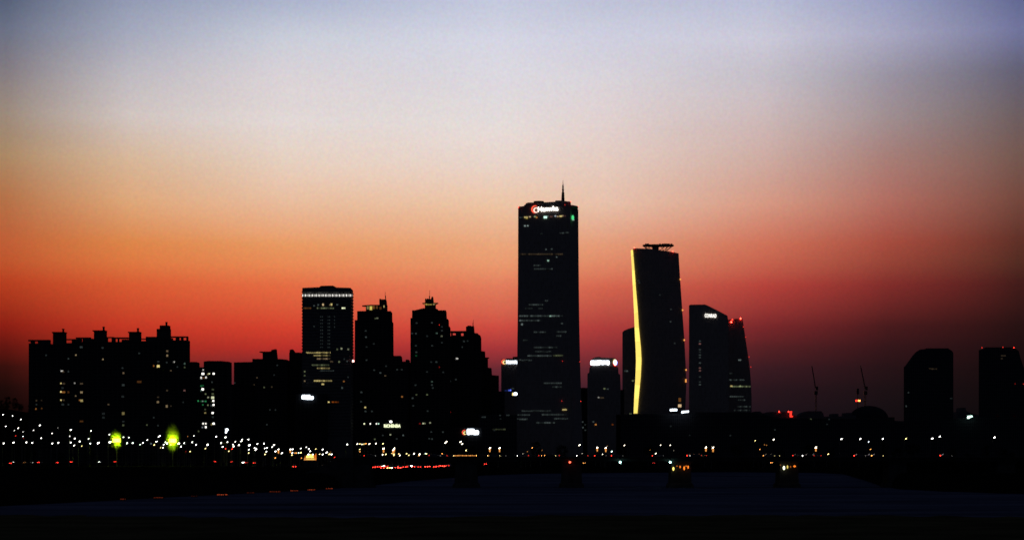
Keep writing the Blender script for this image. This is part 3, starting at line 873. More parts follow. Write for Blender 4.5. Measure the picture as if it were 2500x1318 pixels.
# block with the oval emblem
Y = 2300
lt = building('office_block', 'stepped dark block with a wide white sign and an oval emblem on its crown', 'office block', [(1434, 910), (1438, 909), (1439.5, 894), (1444, 893.5), (1445, 874.5), (1452, 871.5), (1460, 870.5), (1468, 872.5), (1500, 873.5), (1504, 877), (1505, 893.5), (1509, 897), (1510, 912), (1514, 914), (1515, 940)], Y, 30, M['curtain'])
for X, Yc, w, c, s in [(315, 822, 4.5, 'olive', MED), (355, 826, 5, 'grey', DIM * 1.5), (243, 926, 4, 'white', MED * 1.6), (285, 930, 9, 'tan', DIM * 1.6)]:
    window(lt, 1410 + X / 4.882, 780 + Yc / 4.882, w, 3, c, s, Y)
for px, py, w, c, s in [(1422.5, 1029.5, 3.6, 'grey', DIM * 2), (1428.5, 1036, 3, 'grey', DIM), (1446.5, 1029, 4, 'grey', DIM * 2.4), (1423, 1043, 4.2, 'grey', MED * .6), (1452.5, 1035.8, 4.6, 'orange', BRI * .8), (1429, 1049.5, 4, 'grey', DIM), (1495, 1036, 4.2, 'amber', MED * .8)]:
    window(lt, px, py, w, 3.2, c, s, Y)
b_ = building('office_block', 'low dark block between the tallest tower and the stepped block', 'office block', [(1408, 946), (1438, 946)], 2350, 20, M['dark'])
building('office_block', 'low dark block between the stepped block and the yellow edged tower', 'office block', [(1508, 951), (1524, 951)], 2380, 20, M['dark'])

# tower behind with sloping roof
Y = 2750
mt = building('office_tower', 'plain dark tower with sloping roof half hidden behind the yellow edged tower', 'office tower', [(1519.5, 807), (1530, 802.5), (1550, 797), (1575, 795)], Y, 36, M['curtain'])
for X, Yc, w, c, s in [(575, 612, 5, 'grey', MED * .6), (650, 728, 5, 'olive', MED * .8), (620, 1120, 6, 'olive', MED * .5), (555, 612, 6, 'grey', DIM)]:
    window(mt, 1410 + X / 4.882, 780 + Yc / 4.882, w, 3.4, c, s, Y)
window(mt, 1535.5, 1042, 4, 3, 'grey', DIM * 1.2, Y)

# bent glass tower with the yellow edge
Y = 2600
left = [(610, 1541.5), (640, 1543.5), (700, 1546.5), (760, 1549.5), (800, 1551), (850, 1553.5), (880, 1554.5), (920, 1553), (960, 1550.5), (1008.5, 1548.5), (1100, 1546)]
right = [(618.5, 1657), (640, 1658), (680, 1660.5), (760, 1666), (830, 1671), (900, 1674.5), (940, 1675.5), (1003, 1673), (1100, 1670)]
wid = [(610, 5.5), (640, 6), (700, 7.5), (760, 9.5), (800, 10.5), (850, 13), (880, 13.5), (920, 13), (960, 11.5), (1008.5, 9.5)]
outl = [(x + 2, y) for y, x in reversed(left)] + [(1548, 606), (1580, 607), (1600, 609), (1625, 612.5), (1640, 614.5)] + [(x, y) for y, x in right]
nt_ = thing('office_tower', 'bent glass tower with a glowing yellow edge and a wide roof funnel', 'office tower', (PX(1608, Y), Y + 15, GZ))
part('wall', solid(outl + [(1670, base_row(Y) + .3), (1548, base_row(Y) + .3)], Y, 30, False), M['curtain'], nt_)
edge_at = lambda y, tab: next(a[1] + (b_[1] - a[1]) * (y - a[0]) / (b_[0] - a[0]) for a, b_ in zip(tab, tab[1:]) if a[0] <= y <= b_[0])
cuts = [610, 624] + [624 + 384.5 * k / 11 for k in range(1, 12)]
for k in range(12):                                        # the edge is lit by a stack of panels with narrow joints
    ya, yb = cuts[k] + (.0 if k == 0 else .25), cuts[k + 1] - (.9 if k == 0 else .15)
    ys_ = [ya + (yb - ya) * q / 4 for q in range(5)]
    pan = [(edge_at(y, left), y) for y in ys_] + [(edge_at(y, left) + edge_at(y, wid) - 1.8, y) for y in reversed(ys_)]
    part('light_panel', solid(pan, Y - 1.2, 14, False), glow('gold', (1.2, 1.06, 1.3, 1.14)[k % 4]), nt_)
fn = MB()
ring = lambda cx, rx, py, n=20: [(PX(cx, Y) + rx * Y / FPX * math.cos(2 * math.pi * i / n), Y + 14 + 9 * (rx / 38) * math.sin(2 * math.pi * i / n), PZ(py, Y)) for i in range(n)]
for (ca, ra, pa), (cb_, rb, pb) in [((1609, 37, 599.2), (1609, 39, 597.5)), ((1609, 39, 597.5), (1609, 38, 595))]:
    fn.loft([ring(ca, ra, pa), ring(cb_, rb, pb)])
fr = part('roof_funnel', fn, M['roof'], nt_)
lg = MB()
for i in range(16):
    a = 2 * math.pi * i / 16
    b = a + .5
    P = lambda rx, py, t: (PX(1608, Y) + rx * Y / FPX * math.cos(t), Y + 14 + 9 * (rx / 38) * math.sin(t), PZ(py, Y))
    lg.bar(P(20, 613, a), P(35.5, 599, b), .26, 4)
    lg.bar(P(20, 613, a), P(35.5, 599, a - .5), .26, 4)
part('lattice', lg, M['steel'], fr)
part('funnel_core', MB().loft([ring(1602, 8, 614), ring(1602, 8, 606), ring(1602, 8, 598)]), M['curtain'], fr)
bb = MB()
for px, w in [(1583, 3.0), (1578, 1.5), (1613, 1.5), (1621, 3), (1627, 3.6), (1634, 3), (1641, 2)]:
    bb.box(PX(px - w, Y), PX(px + w, Y), Y + 10, Y + 14, PZ(595, Y), PZ(592.6, Y))
part('roof_plant', bb, M['roof'], fr)
for px, py, s in [(1548.5, 605, 18), (1642, 614, 16)]:
    beacon(nt_, px, py, Y, s, 2.4)
for px, py in [(1661, 682), (1666.5, 757), (1670.5, 830), (1675, 902.5), (1674.5, 927), (1674.5, 931)]:
    mb = MB().ball(PX(px, Y), Y - .8, PZ(py, Y), 1.0)
    part('edge_light', mb, glow('orange', 1.2), nt_)
for px, py, w, h, c, s in [(1659.5, 990, 8, 7, 'tan', .7), (1659.5, 975.5, 6, 9, 'orange', .12), (1647, 838, 4, 3, 'grey', DIM), (1637, 785, 4, 3, 'grey', DIM * 1.6), (1559, 685, 4, 3, 'grey', DIM * 1.0), (1561, 690, 4, 3, 'grey', DIM), (1638, 755, 4, 3, 'grey', DIM), (1611, 720, 4, 3, 'grey', DIM * .6)]:
    window(nt_, px, py, w, h, c, s, Y)

# slanted roof tower and its curved neighbour
Y = 2450
ot = building('office_tower', 'dark tower whose roof slopes down steeply past a small white sign', 'office tower', [(1682, 743.5), (1719, 743), (1725, 745), (1750, 757), (1776, 770.5), (1779, 790)], Y, 16, M['curtain'])
for py, c, s in [(832.5, 'grey', 1.5), (839, 'pink', 5), (853, 'grey', 1.4), (859, 'grey', .7), (866.5, 'grey', 1.8), (872.5, 'grey', 1.4), (885.5, 'grey', 2), (898, 'pink', 4), (904.5, 'pink', 4), (919.5, 'grey', 1), (932, 'grey', 1), (938.5, 'grey', 2)]:
    window(ot, 1706.7, py, 5, 3, c, DIM * s, Y, 'stairwell_window')
Y = 2500
pt = building('office_tower', 'dark tower with a convex side edge and red warning lights on its roof', 'office tower', [(1766, 790), (1766, 781), (1785, 779), (1798, 777.5), (1812, 778), (1814, 790), (1817, 810), (1820, 830), (1824, 855), (1828, 880), (1831, 905), (1833.5, 935), (1835, 970)], Y, 14, M['curtain'])
for px, py, s, r in [(1785, 786, 22, 3.4), (1788, 780.5, 8, 2.6), (1808, 777.5, 22, 3.4)]:
    beacon(pt, px, py, Y, s, r)
for px, py in [(1815, 798), (1820.5, 822.5), (1828.5, 871), (1833, 895.5)]:
    beacon(pt, px, py, Y, 1.2, 2.0)
for x0, x1, py, c, s in [(1778, 1816, 927, 'grey', .05), (1779, 1832, 943, 'olive', .14), (1779, 1815, 967.5, 'grey', .05), (1800, 1820, 976, 'grey', .05), (1798, 1832, 992, 'grey', .04), (1778, 1786, 911, 'grey', .04), (1790, 1830, 1001, 'grey', .03)]:
    ribbon(pt, x0, x1, py, c, s * 1.5, Y, 3.2, 2.4)
for px, py, w, c, s in [(1804.5, 878.5, 7, 'grey', .14), (1783.5, 942, 5, 'yellow', .5), (1806, 942.5, 5, 'olive', .3)]:
    window(pt, px, py, w, 3, c, s, Y - .3)

# far side: chamfered towers
Y = 2400
qt = building('office_tower', 'broad dark tower with both top corners cut off, standing alone', 'office tower', [(2206.5, 895), (2210, 892), (2228, 868), (2236, 859), (2246, 852.5), (2262, 851), (2318, 852), (2325, 857), (2327.5, 862)], Y, 10, M['office'])
part('roof_parapet', solid(rect(2262, 2316, 849.8, 852.5), Y + 2, 6, False), M['roof'], qt)
ribbon(qt, 2266, 2286, 900, 'tan', .05, Y, 3.2, 3)
window(qt, 2214, 958, 3.5, 3, 'grey', DIM * 1.2, Y)
window(qt, 2208.5, 991, 3, 4, 'grey', DIM * 1.6, Y)
window(qt, 2330 - 8, 972, 6, 3, 'grey', DIM * .5, Y)
rt = building('office_tower', 'dark tower with three red lamps along its flat roof', 'office tower', [(2389.5, 853), (2400, 851), (2404, 847.5), (2474, 847.5), (2477, 850), (2486, 856), (2491, 875), (2500, 900), (2510, 930)], Y, 10, M['office'])
for px, py, s in [(2397, 848.5, 1.6), (2448, 847.5, 1.4), (2475, 848.5, 5), (2478, 936.5, .3), (2499, 937, 1), (2436, 1017, .7), (2477.5, 1017, .7)]:
    beacon(rt, px, py, Y, s, 2.2)
window(rt, 2447, 868, 12, 3, 'tan', DIM * .8, Y)
window(rt, 2443, 875, 5, 3, 'tan', DIM * .8, Y)

# low city between the towers, domed hall and cranes
Y = 2600
for lab, outl, dd in [('low dark building with two small red lamps on its roof', [(1836, 1004), (1850, 1003.5), (1856, 1008), (1868, 1006.5), (1872, 1005), (1926, 1005), (1937, 1012), (1946, 1016)], 0),
                      ('low dark building with arched roof beneath the taller crane', [(1944, 1014), (1950, 1008), (1960, 1004.5), (1968, 1003), (2004, 1003), (2009, 1008), (2012, 1016)], 30),
                      ('long low dark roofline with two small boxes, beside the domed hall', [(2010, 1016), (2026, 1016), (2026, 1009.5), (2042, 1009.5), (2042, 1016), (2061, 1014), (2061, 1007.5), (2079, 1007), (2080, 1012), (2090, 1012)], 60),
                      ('low dark building between the two far towers', [(2326, 1005), (2336, 1005), (2337, 995), (2349, 994.5), (2352, 1003), (2366, 1008), (2392, 1014)], 20)]:
    lb = building('city_building', lab, 'building', outl, Y + dd, 30, M['grey_wall'], 'low buildings on the far skyline')
    if 'red lamps' in lab:
        beacon(lb, 1902, 1004.5, Y, 7, 3.0)
        beacon(lb, 1925, 1004.5, Y, 7, 3.0)
for px, py in [(1889.5, 1048.5), (1977, 1022)]:
    window(lb, px, py, 4, 3, 'grey', DIM, Y)
bl = building('city_building', 'long low dark building spread below the slanted roof tower', 'building', [(1500, 1012), (1560, 1010), (1640, 1010), (1700, 1006), (1836, 1006), (1900, 1020), (2110, 1022), (2210, 1028), (2330, 1022), (2400, 1016), (2520, 1016)], 2300, 40, M['office'], 'low buildings on the far skyline')
for px, py, s, c in [(1889, 1048.5, .8, 'grey'), (1977.5, 1022.3, 1.5, 'olive'), (1780, 1062.5, .7, 'grey'), (1680, 1062, .4, 'grey'), (1634, 1040, .6, 'grey'), (2022, 1023, .6, 'grey'), (2017, 1035, .5, 'grey')]:
    window(bl, px, py, 4, 3, c, DIM * s, 2300)

Y = 2700
dm = thing('domed_hall', 'dark hall with a broad dome behind the far cranes', 'hall', (PX(2132, Y), Y + 25, GZ))
part('wall', MB().box(PX(2080, Y), PX(2184, Y), Y, Y + 50, GZ, PZ(1018, Y)), M['concrete'], dm)
dmb = MB()
rg = []
for k in range(9):
    a = k / 8 * math.pi / 2
    rg.append([(PX(2129, Y) + 26 * math.cos(a) * math.cos(2 * math.pi * i / 24), Y + 25 + 22 * math.cos(a) * math.sin(2 * math.pi * i / 24), PZ(1021, Y) + 17.3 * math.sin(a)) for i in range(24)])
rg[-1] = [(PX(2129, Y) + .5 * math.cos(2 * math.pi * i / 24), Y + 25 + .5 * math.sin(2 * math.pi * i / 24), PZ(1021, Y) + 17.4) for i in range(24)]
part('dome', dmb.loft(rg), M['roof'], dm)


def crane(label, jib, cabin, foot, Y):
    t = thing('tower_crane', label, 'crane', (PX(foot[0], Y), Y, GZ), 'tower cranes on the far skyline')
    mb = MB()
    x, z0, z1 = PX(foot[0], Y), GZ, PZ(cabin[1] - 4, Y)
    for sx in (-.8, .8):
        for sy in (-.8, .8):
            mb.bar((x + sx, Y + sy, z0), (x + sx, Y + sy, z1), .4, 4)
    k = 0
    z = z0
    while z < z1 - 3:
        mb.bar((x - .8 if k % 2 else x + .8, Y - .8, z), (x + .8 if k % 2 else x - .8, Y - .8, z + 3), .15, 4)
        z += 3
        k += 1
    part('tower', mb, M['steel'], t)
    jb = MB()
    for dx_ in (-.55, .55):
        jb.bar((PX(cabin[0], Y) + dx_, Y, PZ(cabin[1] - 8, Y)), (PX(jib[0], Y) + dx_ * .4, Y, PZ(jib[1], Y)), .5, 4)
    for k in range(14):
        f = k / 14
        a = (PX(cabin[0], Y) + (PX(jib[0], Y) - PX(cabin[0], Y)) * f, Y, PZ(cabin[1] - 8, Y) + (PZ(jib[1], Y) - PZ(cabin[1] - 8, Y)) * f)
        jb.bar((a[0] - .55, Y, a[2]), (a[0] + .5, Y, a[2] + 2.5), .14, 4)
    part('jib', jb, M['steel'], t)
    part('cabin', MB().box(PX(cabin[0], Y) - 2.2, PX(cabin[0], Y) + 2.4, Y - 2, Y + 2, PZ(cabin[1] + 5, Y), PZ(cabin[1] - 4, Y)), M['steel'], t)
    part('counterweight', MB().box(PX(cabin[0], Y) + .4, PX(cabin[0], Y) + 3.0, Y - 1.4, Y + 1.4, PZ(cabin[1] - 6, Y), PZ(cabin[1] - 15, Y)), M['concrete'], t)
    return t


crane('taller far crane with near upright jib above the arched roof', (1982, 893), (1991.5, 958), (1992, 1000), 2750)
crane('far crane with slanted jib rising just before the dome', (2101, 893), (2112.5, 958), (2112, 1000), 2750)
ms = thing('signal_mast', 'short dark mast with a glowing red and yellow lamp bar', 'mast', (PX(2094, 2740), 2740, GZ))
part('pole', MB().bar((PX(2094, 2740), 2740, GZ), (PX(2094, 2740), 2740, PZ(950, 2740)), .5).box(PX(2091, 2740), PX(2097, 2740), 2739, 2741, PZ(962, 2740), PZ(948, 2740)), M['steel'], ms)
part('red_lamp', MB().box(PX(2088.5, 2740), PX(2094, 2740), 2738, 2739, PZ(979.5, 2740), PZ(976, 2740)), glow('red', 3), ms)
part('yellow_lamp', MB().box(PX(2094, 2740), PX(2100, 2740), 2738, 2739, PZ(979.5, 2740), PZ(976, 2740)), glow('orange', 3.5), ms)

# ------------------------------------------------------------------ lit signs on the towers
def sign(label, x0, x1, y0, y1, Y, col='white', s=3.0, txt=None, outline=None, tilt=0.0, back=None, emblem=None, name='illuminated_sign', thick=.5):
    t = thing(name, label, 'sign', (PX(x0, Y), Y - .6, PZ(y1, Y)))
    if txt:
        v, f = text_mesh(txt, (y1 - y0) * Y / FPX, (x1 - x0) * Y / FPX, thick)
        part('lettering', MB().add([(x, y, z + x * tilt) for x, y, z in v], f), glow(col, s), t, True)
    if outline:
        part('lettering', solid(outline, Y - .85, .5, False), glow(col, s), t)
    if back:
        mb = MB()
        a, b, c, d_, bs, bc = back
        w, h = (x1 - x0) * Y / FPX, (y1 - y0) * Y / FPX
        mb.prism_xz([(a * w, b * h), (c * w, b * h + (c - a) * w * tilt), (c * w, d_ * h + (c - a) * w * tilt), (a * w, d_ * h)], .27, .5)
        part('light_box', mb, glow(bc, bs), t, True)
    if emblem:
        cx, cy, r = emblem
        k = Y / FPX
        # two nested swirling arcs, the outer one open at its top end
        for nm, rad, a0, a1, wd, dx_, dz_, c_, st in (('emblem_outer_arc', r, 65, 265, .30, 0, 0, 'scarlet', 1.3), ('emblem_inner_arc', r * .62, 40, 330, .48, .22, -.22, 'rose' if r > 7 else 'yellow', 1.5)):
            pts_o, pts_i = [], []
            for i in range(17):
                a = R(a0 + (a1 - a0) * i / 16)
                ww = wd * math.sin(math.pi * (i + 1.5) / 19) + .06
                pts_o.append((PX(cx, Y) + k * (rad * (1 + ww / 2) * math.cos(a) + dx_ * r), PZ(cy, Y) + k * (rad * (1 + ww / 2) * math.sin(a) + dz_ * r)))
                pts_i.append((PX(cx, Y) + k * (rad * (1 - ww / 2) * math.cos(a) + dx_ * r), PZ(cy, Y) + k * (rad * (1 - ww / 2) * math.sin(a) + dz_ * r)))
            mb = MB()
            n_ = len(pts_o)
            v = [(x, Y - .9, z) for x, z in pts_o + pts_i] + [(x, Y - .4, z) for x, z in pts_o + pts_i]
            f = []
            for i in range(n_ - 1):
                f += [(i, i + 1, n_ + i + 1, n_ + i), (2 * n_ + i + 1, 2 * n_ + i, 3 * n_ + i, 3 * n_ + i + 1), (i, 2 * n_ + i, 2 * n_ + i + 1, i + 1), (n_ + i, n_ + i + 1, 3 * n_ + i + 1, 3 * n_ + i)]
            part(nm, mb.add(v, f), glow(c_, st), t)
    return t


sign('white lettering and orange swirl emblem at the top of the tallest tower', 1313.5, 1363, 505.5, 517, 2000, 'white', 4.0, 'Hanwha', tilt=.055, emblem=(1307, 511.5, 8.6))
sign('white lettering and orange swirl along the roof of the small office block', 1236, 1265, 879.5, 887.5, 2150, 'cool', 4.0, 'Hanwha', back=(0, -.02, 1.0, 1.02, .9, 'cool'), emblem=(1230.5, 883, 5.6))
sign('small white lettering high on the slanted roof tower', 1720.5, 1749, 765.5, 774.5, 2450, 'white', 1.6, 'CONRAD', tilt=-.035, back=(.02, .05, .98, .95, .28, 'white'))
sign('pale green lettering in capitals low between the two disc crown towers', 937.5, 978, 1035, 1043, 1880, 'pale', 1.8, 'RICHENSIA', back=(.0, .02, .96, .8, .22, 'olive'))
sign('wide glaring white sign on the crown of the stepped dark block', 1441, 1488, 879, 891, 2300, 'cool', 3.2, outline=[(1441.5, 882), (1443, 880), (1447, 879.6), (1452, 879.9), (1455, 880.2), (1460, 879.2), (1466, 879.2), (1470, 880), (1486, 879.6), (1488, 882), (1488, 888), (1486.5, 891), (1484, 891), (1481, 889.2), (1475, 889), (1472, 890), (1469, 889.8), (1467.6, 888), (1465, 890), (1460, 891), (1446, 891), (1441.5, 890)])
em = thing('illuminated_sign', 'oval white emblem with blue rim and red foot beside the wide white sign', 'sign', (PX(1502, 2300), 2299.4, PZ(885, 2300)))
ov = lambda a0, a1, r0, r1, n=14: [(1502 + r1 * 5.4 * math.cos(R(a0 + (a1 - a0) * i / n)), 884.5 - r1 * 8.4 * math.sin(R(a0 + (a1 - a0) * i / n))) for i in range(n + 1)]
part('face', solid(ov(0, 345, 0, .78, 22), 2299.1, .4, False), glow('white', 2.5), em)
part('blue_rim', solid(ov(-50, 20, 0, 1.0) + ov(20, -50, 0, .8), 2299.1, .4, False), glow('blue', 2.2), em)
part('red_foot', solid(ov(190, 290, 0, 1.0) + ov(290, 190, 0, .8), 2299.1, .4, False), glow('red', 2.5), em)
part('yellow_rim', solid(ov(95, 180, 0, 1.0) + ov(180, 95, 0, .8), 2299.1, .4, False), glow('yellow', 1.5), em)
sign('two tier white sign at the foot of the dotted crown tower', 736, 766, 963, 976, 1840, 'cool', 3.5, outline=[(736.5, 966), (738, 963.8), (742, 963.2), (744, 963.8), (757, 963.4), (757.3, 967.2), (765, 967), (766, 970), (765, 973.5), (763, 975), (749, 974.8), (747, 974), (745, 974.8), (743.5, 973.4), (742, 974), (736.5, 973)])
sign('two tier white sign with orange swirl standing low before the terraced block', 1139.5, 1169.5, 1046, 1061, 1840, 'cool', 3.2, outline=[(1139.5, 1049), (1142, 1046.2), (1157, 1046), (1158.5, 1048), (1157, 1050), (1160, 1050), (1167, 1050), (1169.3, 1052), (1169, 1058), (1167, 1060.4), (1157, 1060.8), (1154.5, 1059.5), (1147, 1060), (1145, 1061), (1140, 1060)], emblem=(1134.5, 1055, 5.6))
sign('small oval white sign with yellow end under the small office block', 1253, 1263.5, 957, 965, 1890, 'cool', 3.0, outline=[(1253.5, 960), (1255, 957.8), (1260, 957), (1263, 959), (1263.4, 962), (1261, 964.6), (1254.5, 965)])
es = bpy.data.objects[-1] if False else [o for o in COL.objects if o.get('label', '').startswith('small oval white sign')][0]
part('yellow_end', solid([(1250.3, 961), (1251, 958.6), (1253.3, 957.8), (1253.3, 965), (1250.5, 965)], 1889.15, .5, False), glow('yellow', 1.4), es)
sign('glaring white strip sign at the foot of the yellow edged tower', 1635, 1654, 997, 1003.5, 2290, 'cool', 3.2, outline=[(1635, 1001), (1636.5, 998), (1644, 997.2), (1652, 997.4), (1654, 999.5), (1652.5, 1002.5), (1645, 1002.8), (1636.5, 1003)])
sign('slanted glaring strip sign at the foot of the slanted roof tower', 1663, 1682, 1002, 1008, 2290, 'cool', 3.2, outline=[(1663.3, 1007.5), (1664.5, 1003), (1672, 1002.6), (1682, 1001.8), (1681.5, 1006), (1672, 1007), (1667, 1008)])
sign('small white sign in the gap between the two far towers', 2361, 2375, 1013, 1022, 2290, 'mint', 3.0, outline=[(2361, 1018), (2363, 1014.5), (2369, 1014), (2374, 1013.6), (2374.6, 1017), (2370, 1018), (2366, 1021), (2362, 1021.5)])
sign('red L shaped light on a low roof beyond the river', 1927.5, 1936, 1003, 1018, 2595, 'red', 1.6, outline=[(1928, 1017.8), (1928, 1007), (1929.5, 1003), (1934, 1003.5), (1933, 1009), (1933, 1014), (1936, 1015.5), (1935, 1017.8)])
sign('round blue and white lamp sign on a pole above the park lamps', 550, 557, 1045.5, 1057, 1300, 'cool', 5.0, outline=[(550, 1057), (549.8, 1052.5), (551, 1050), (549.6, 1047.5), (551.5, 1045.8), (556.5, 1046), (557.3, 1048.5), (556, 1050.5), (554, 1052), (553.6, 1056)])
ps = [o for o in COL.objects if o.get('label', '').startswith('round blue and white lamp')][0]
part('pole', MB().bar((PX(552, 1300), 1300, GZ), (PX(552, 1300), 1300, PZ(1055, 1300)), .18, 6), M['steel'], ps)

# low podium blocks that carry the low signs
for lab, x0, x1, yt, Yb in [('low dark podium block carrying the two tier sign of the dotted crown tower', 722, 800, 961, 1841), ('low dark hall carrying the green capitals sign', 880, 1000, 1030, 1881), ('low dark hall carrying the swirl sign before the terraced block', 1085, 1178, 1043, 1841)]:
    p_ = building('podium_block', lab, 'building', [(x0, yt), (x1, yt)], Yb, 9, M['dark'])
    if 'green' in lab:
        for X, c, s in [(1968, 'pale', 1.2), (2040, 'white', 1.6), (2113, 'white', 1.2), (2138, 'mint', .9)]:
            window(p_, 480 + X * .208, 960 + 355 * .208, 3.2, 3.4, c, s, Yb)
        window(p_, 480 + 2283 * .208, 960 + 331 * .208, 6, 4.6, 'white', 4, Yb, 'lamp')
        for X, Yc, c, s in [(456, 573, 'pale', .3), (595, 580, 'grey', .1), (287, 622, 'olive', .09), (374, 580, 'grey', .03), (525, 618, 'grey', .03), (30, 403, 'grey', .04), (938, 745, 'grey', .02)]:
            px = 850 + X * .2276
            if 884 < px < 996:
                window(p_, px, 930 + Yc * .2276, 4, 3.2, c, s, Yb)

# ------------------------------------------------------------------ river bridge
BY, BD = 823.0, 12.2
br = thing('river_bridge', 'long dark girder bridge on thick piers across the river', 'bridge', (PX(1500, BY), BY + 7, 0))
x0, x1 = PX(862, BY), PX(2760, BY)
part('deck', MB().box(x0, x1, BY - 1.2, BY + 15, BD - .35, BD), M['asphalt'], br)
gd = MB().box(x0, x1, BY, BY + 1, BD - 1.5, BD - .36).box(x0, x1, BY + 6, BY + 7, BD - 1.5, BD - .36).box(x0, x1, BY + 12.5, BY + 13.5, BD - 1.5, BD - .36)
part('girder', gd, M['concrete'], br)
part('kerb', MB().box(x0, x1, BY - 1.2, BY - .7, BD + .004, BD + .25), M['concrete'], br)
part('kerb', MB().box(x0, x1, BY + 14.5, BY + 15, BD + .004, BD + .25), M['concrete'], br)
for yy in (BY - .95, BY + 14.75):
    rl = MB()
    rl.bar((x0, yy, BD + 1.0), (x1, yy, BD + 1.0), .05, 4).bar((x0, yy, BD + .6), (x1, yy, BD + .6), .03, 4)
    x = x0 + 1
    while x < x1:
        rl.bar((x, yy, BD + .25), (x, yy, BD + 1.0), .05, 4)
        x += 2.5
    part('railing', rl, M['steel'], br)
for k, px in enumerate((878, 1138, 1396, 1662, 1925, 2190, 2455)):
    w = (9.6, 9.2, 8.2, 8.4, 7.8, 7.6, 7.4)[k]
    X = PX(px, BY + 2)
    bot = -1.0 if 900 < px < 2150 else -1.0
    pr = MB()
    pr.loft([[(X - w * .62, BY - 1.0, bot), (X + w * .62, BY - 1.0, bot), (X + w * .62, BY + 14.5, bot), (X - w * .62, BY + 14.5, bot)],
             [(X - w * .58, BY - .6, 1.4), (X + w * .58, BY - .6, 1.4), (X + w * .58, BY + 14.2, 1.4), (X - w * .58, BY + 14.2, 1.4)],
             [(X - w * .5, BY + .2, 2.0), (X + w * .5, BY + .2, 2.0), (X + w * .5, BY + 13.4, 2.0), (X - w * .5, BY + 13.4, 2.0)],
             [(X - w * .46, BY + .4, 9.4), (X + w * .46, BY + .4, 9.4), (X + w * .46, BY + 13.2, 9.4), (X - w * .46, BY + 13.2, 9.4)],
             [(X - w * .56, BY - .4, BD - 1.5), (X + w * .56, BY - .4, BD - 1.5), (X + w * .56, BY + 14, BD - 1.5), (X - w * .56, BY + 14, BD - 1.5)]])
    part('pier', pr, M['concrete'], br)
ab = MB().box(PX(835, BY), PX(863, BY), BY - 2, BY + 16, -.5, BD - .02)
ab.prism_xz([(PX(835, BY), -.5), (PX(835, BY), BD - .02), (PX(700, BY), GZ - 3), (PX(700, BY), -.5)], BY - 1.5, BY + 15.5)
part('abutment', ab, M['concrete'], br)

# navigation lamps under the bridge edge and lamps at the piers
for px, col, s, lab in [(1391, 'red', 40, 'red navigation lamp hanging under the bridge edge above a pier'), (1513.6, 'cyan', 55, 'pale cyan navigation lamp hung mid span under the bridge, first from left'), (1635.5, 'cyan', 50, 'pale cyan navigation lamp hung mid span under the bridge, nearer the pier lamps')]:
    t = thing('navigation_lamp', lab, 'lamp', (PX(px, BY), BY - 1.35, BD - 1.9), 'navigation lamps under the bridge')
    part('housing', MB().box(-.25, .25, -.1, .25, .25, 1.6), M['steel'], t, True)
    part('lens', MB().ball(0, 0, 0, .42, 10, 6), glow('scarlet' if col == 'red' else col, s * (.10 if col == 'red' else .18)), t, True)
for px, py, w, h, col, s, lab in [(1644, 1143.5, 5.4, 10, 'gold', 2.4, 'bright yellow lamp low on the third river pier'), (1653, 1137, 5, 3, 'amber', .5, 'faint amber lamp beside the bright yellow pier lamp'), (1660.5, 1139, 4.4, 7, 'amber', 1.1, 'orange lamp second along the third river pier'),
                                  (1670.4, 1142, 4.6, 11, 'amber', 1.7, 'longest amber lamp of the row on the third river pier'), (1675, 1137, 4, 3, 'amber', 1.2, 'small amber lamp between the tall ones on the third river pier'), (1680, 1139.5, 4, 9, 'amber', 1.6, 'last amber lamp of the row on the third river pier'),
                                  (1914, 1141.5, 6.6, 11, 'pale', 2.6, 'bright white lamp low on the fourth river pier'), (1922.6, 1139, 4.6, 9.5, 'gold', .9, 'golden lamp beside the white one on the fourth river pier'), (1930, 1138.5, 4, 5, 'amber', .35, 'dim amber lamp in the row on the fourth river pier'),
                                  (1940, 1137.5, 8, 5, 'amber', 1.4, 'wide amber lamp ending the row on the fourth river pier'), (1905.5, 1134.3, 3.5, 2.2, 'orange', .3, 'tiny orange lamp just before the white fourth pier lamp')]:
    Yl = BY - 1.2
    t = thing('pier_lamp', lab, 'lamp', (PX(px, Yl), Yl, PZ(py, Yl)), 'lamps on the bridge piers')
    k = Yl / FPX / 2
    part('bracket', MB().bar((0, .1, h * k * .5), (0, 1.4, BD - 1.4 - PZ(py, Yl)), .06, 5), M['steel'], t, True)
    part('lens', MB().ball(0, 0, 0, 1, 8, 6, w * k * .8, .3, h * k * .85), glow(col, s), t, True)  # lens stretched tall to take in the lamp's reflected streak

# ------------------------------------------------------------------ words for lamps and cars
ZONES = [(75, 'by the wooded hill'), (262, 'under the outer half of the slab flats'), (352, 'around the smaller green floodlight'), (482, 'around the larger green floodlight'), (572, 'under the green windowed block'), (660, 'under the long low flats'), (738, 'under the corner turret flats'),
         (778, 'over the orange kiosk'), (866, 'beside the orange kiosk'), (935, 'under the tilted disc tower'), (1000, 'under the green capitals sign'), (1098, 'under the centred disc tower'), (1225, 'under the terraced block'), (1330, 'under the near half of the tallest tower'), (1425, 'under the far half of the tallest tower'), (1520, 'under the oval emblem block'),
         (1680, 'under the yellow edged tower'), (1840, 'under the slanted roof tower'), (1960, 'under the red roof light'), (2085, 'under the tower cranes'), (2200, 'under the dome'), (2340, 'under the chamfered tower'), (2600, 'under the red lamped tower')]
ORD = ['first', 'second', 'third', 'fourth', 'fifth', 'sixth', 'seventh', 'eighth', 'ninth', 'tenth', 'eleventh', 'twelfth', 'thirteenth', 'fourteenth', 'fifteenth', 'sixteenth', 'seventeenth', 'eighteenth', 'nineteenth', 'twentieth']


def zone(px):
    return next(z for lim, z in ZONES if px < lim)


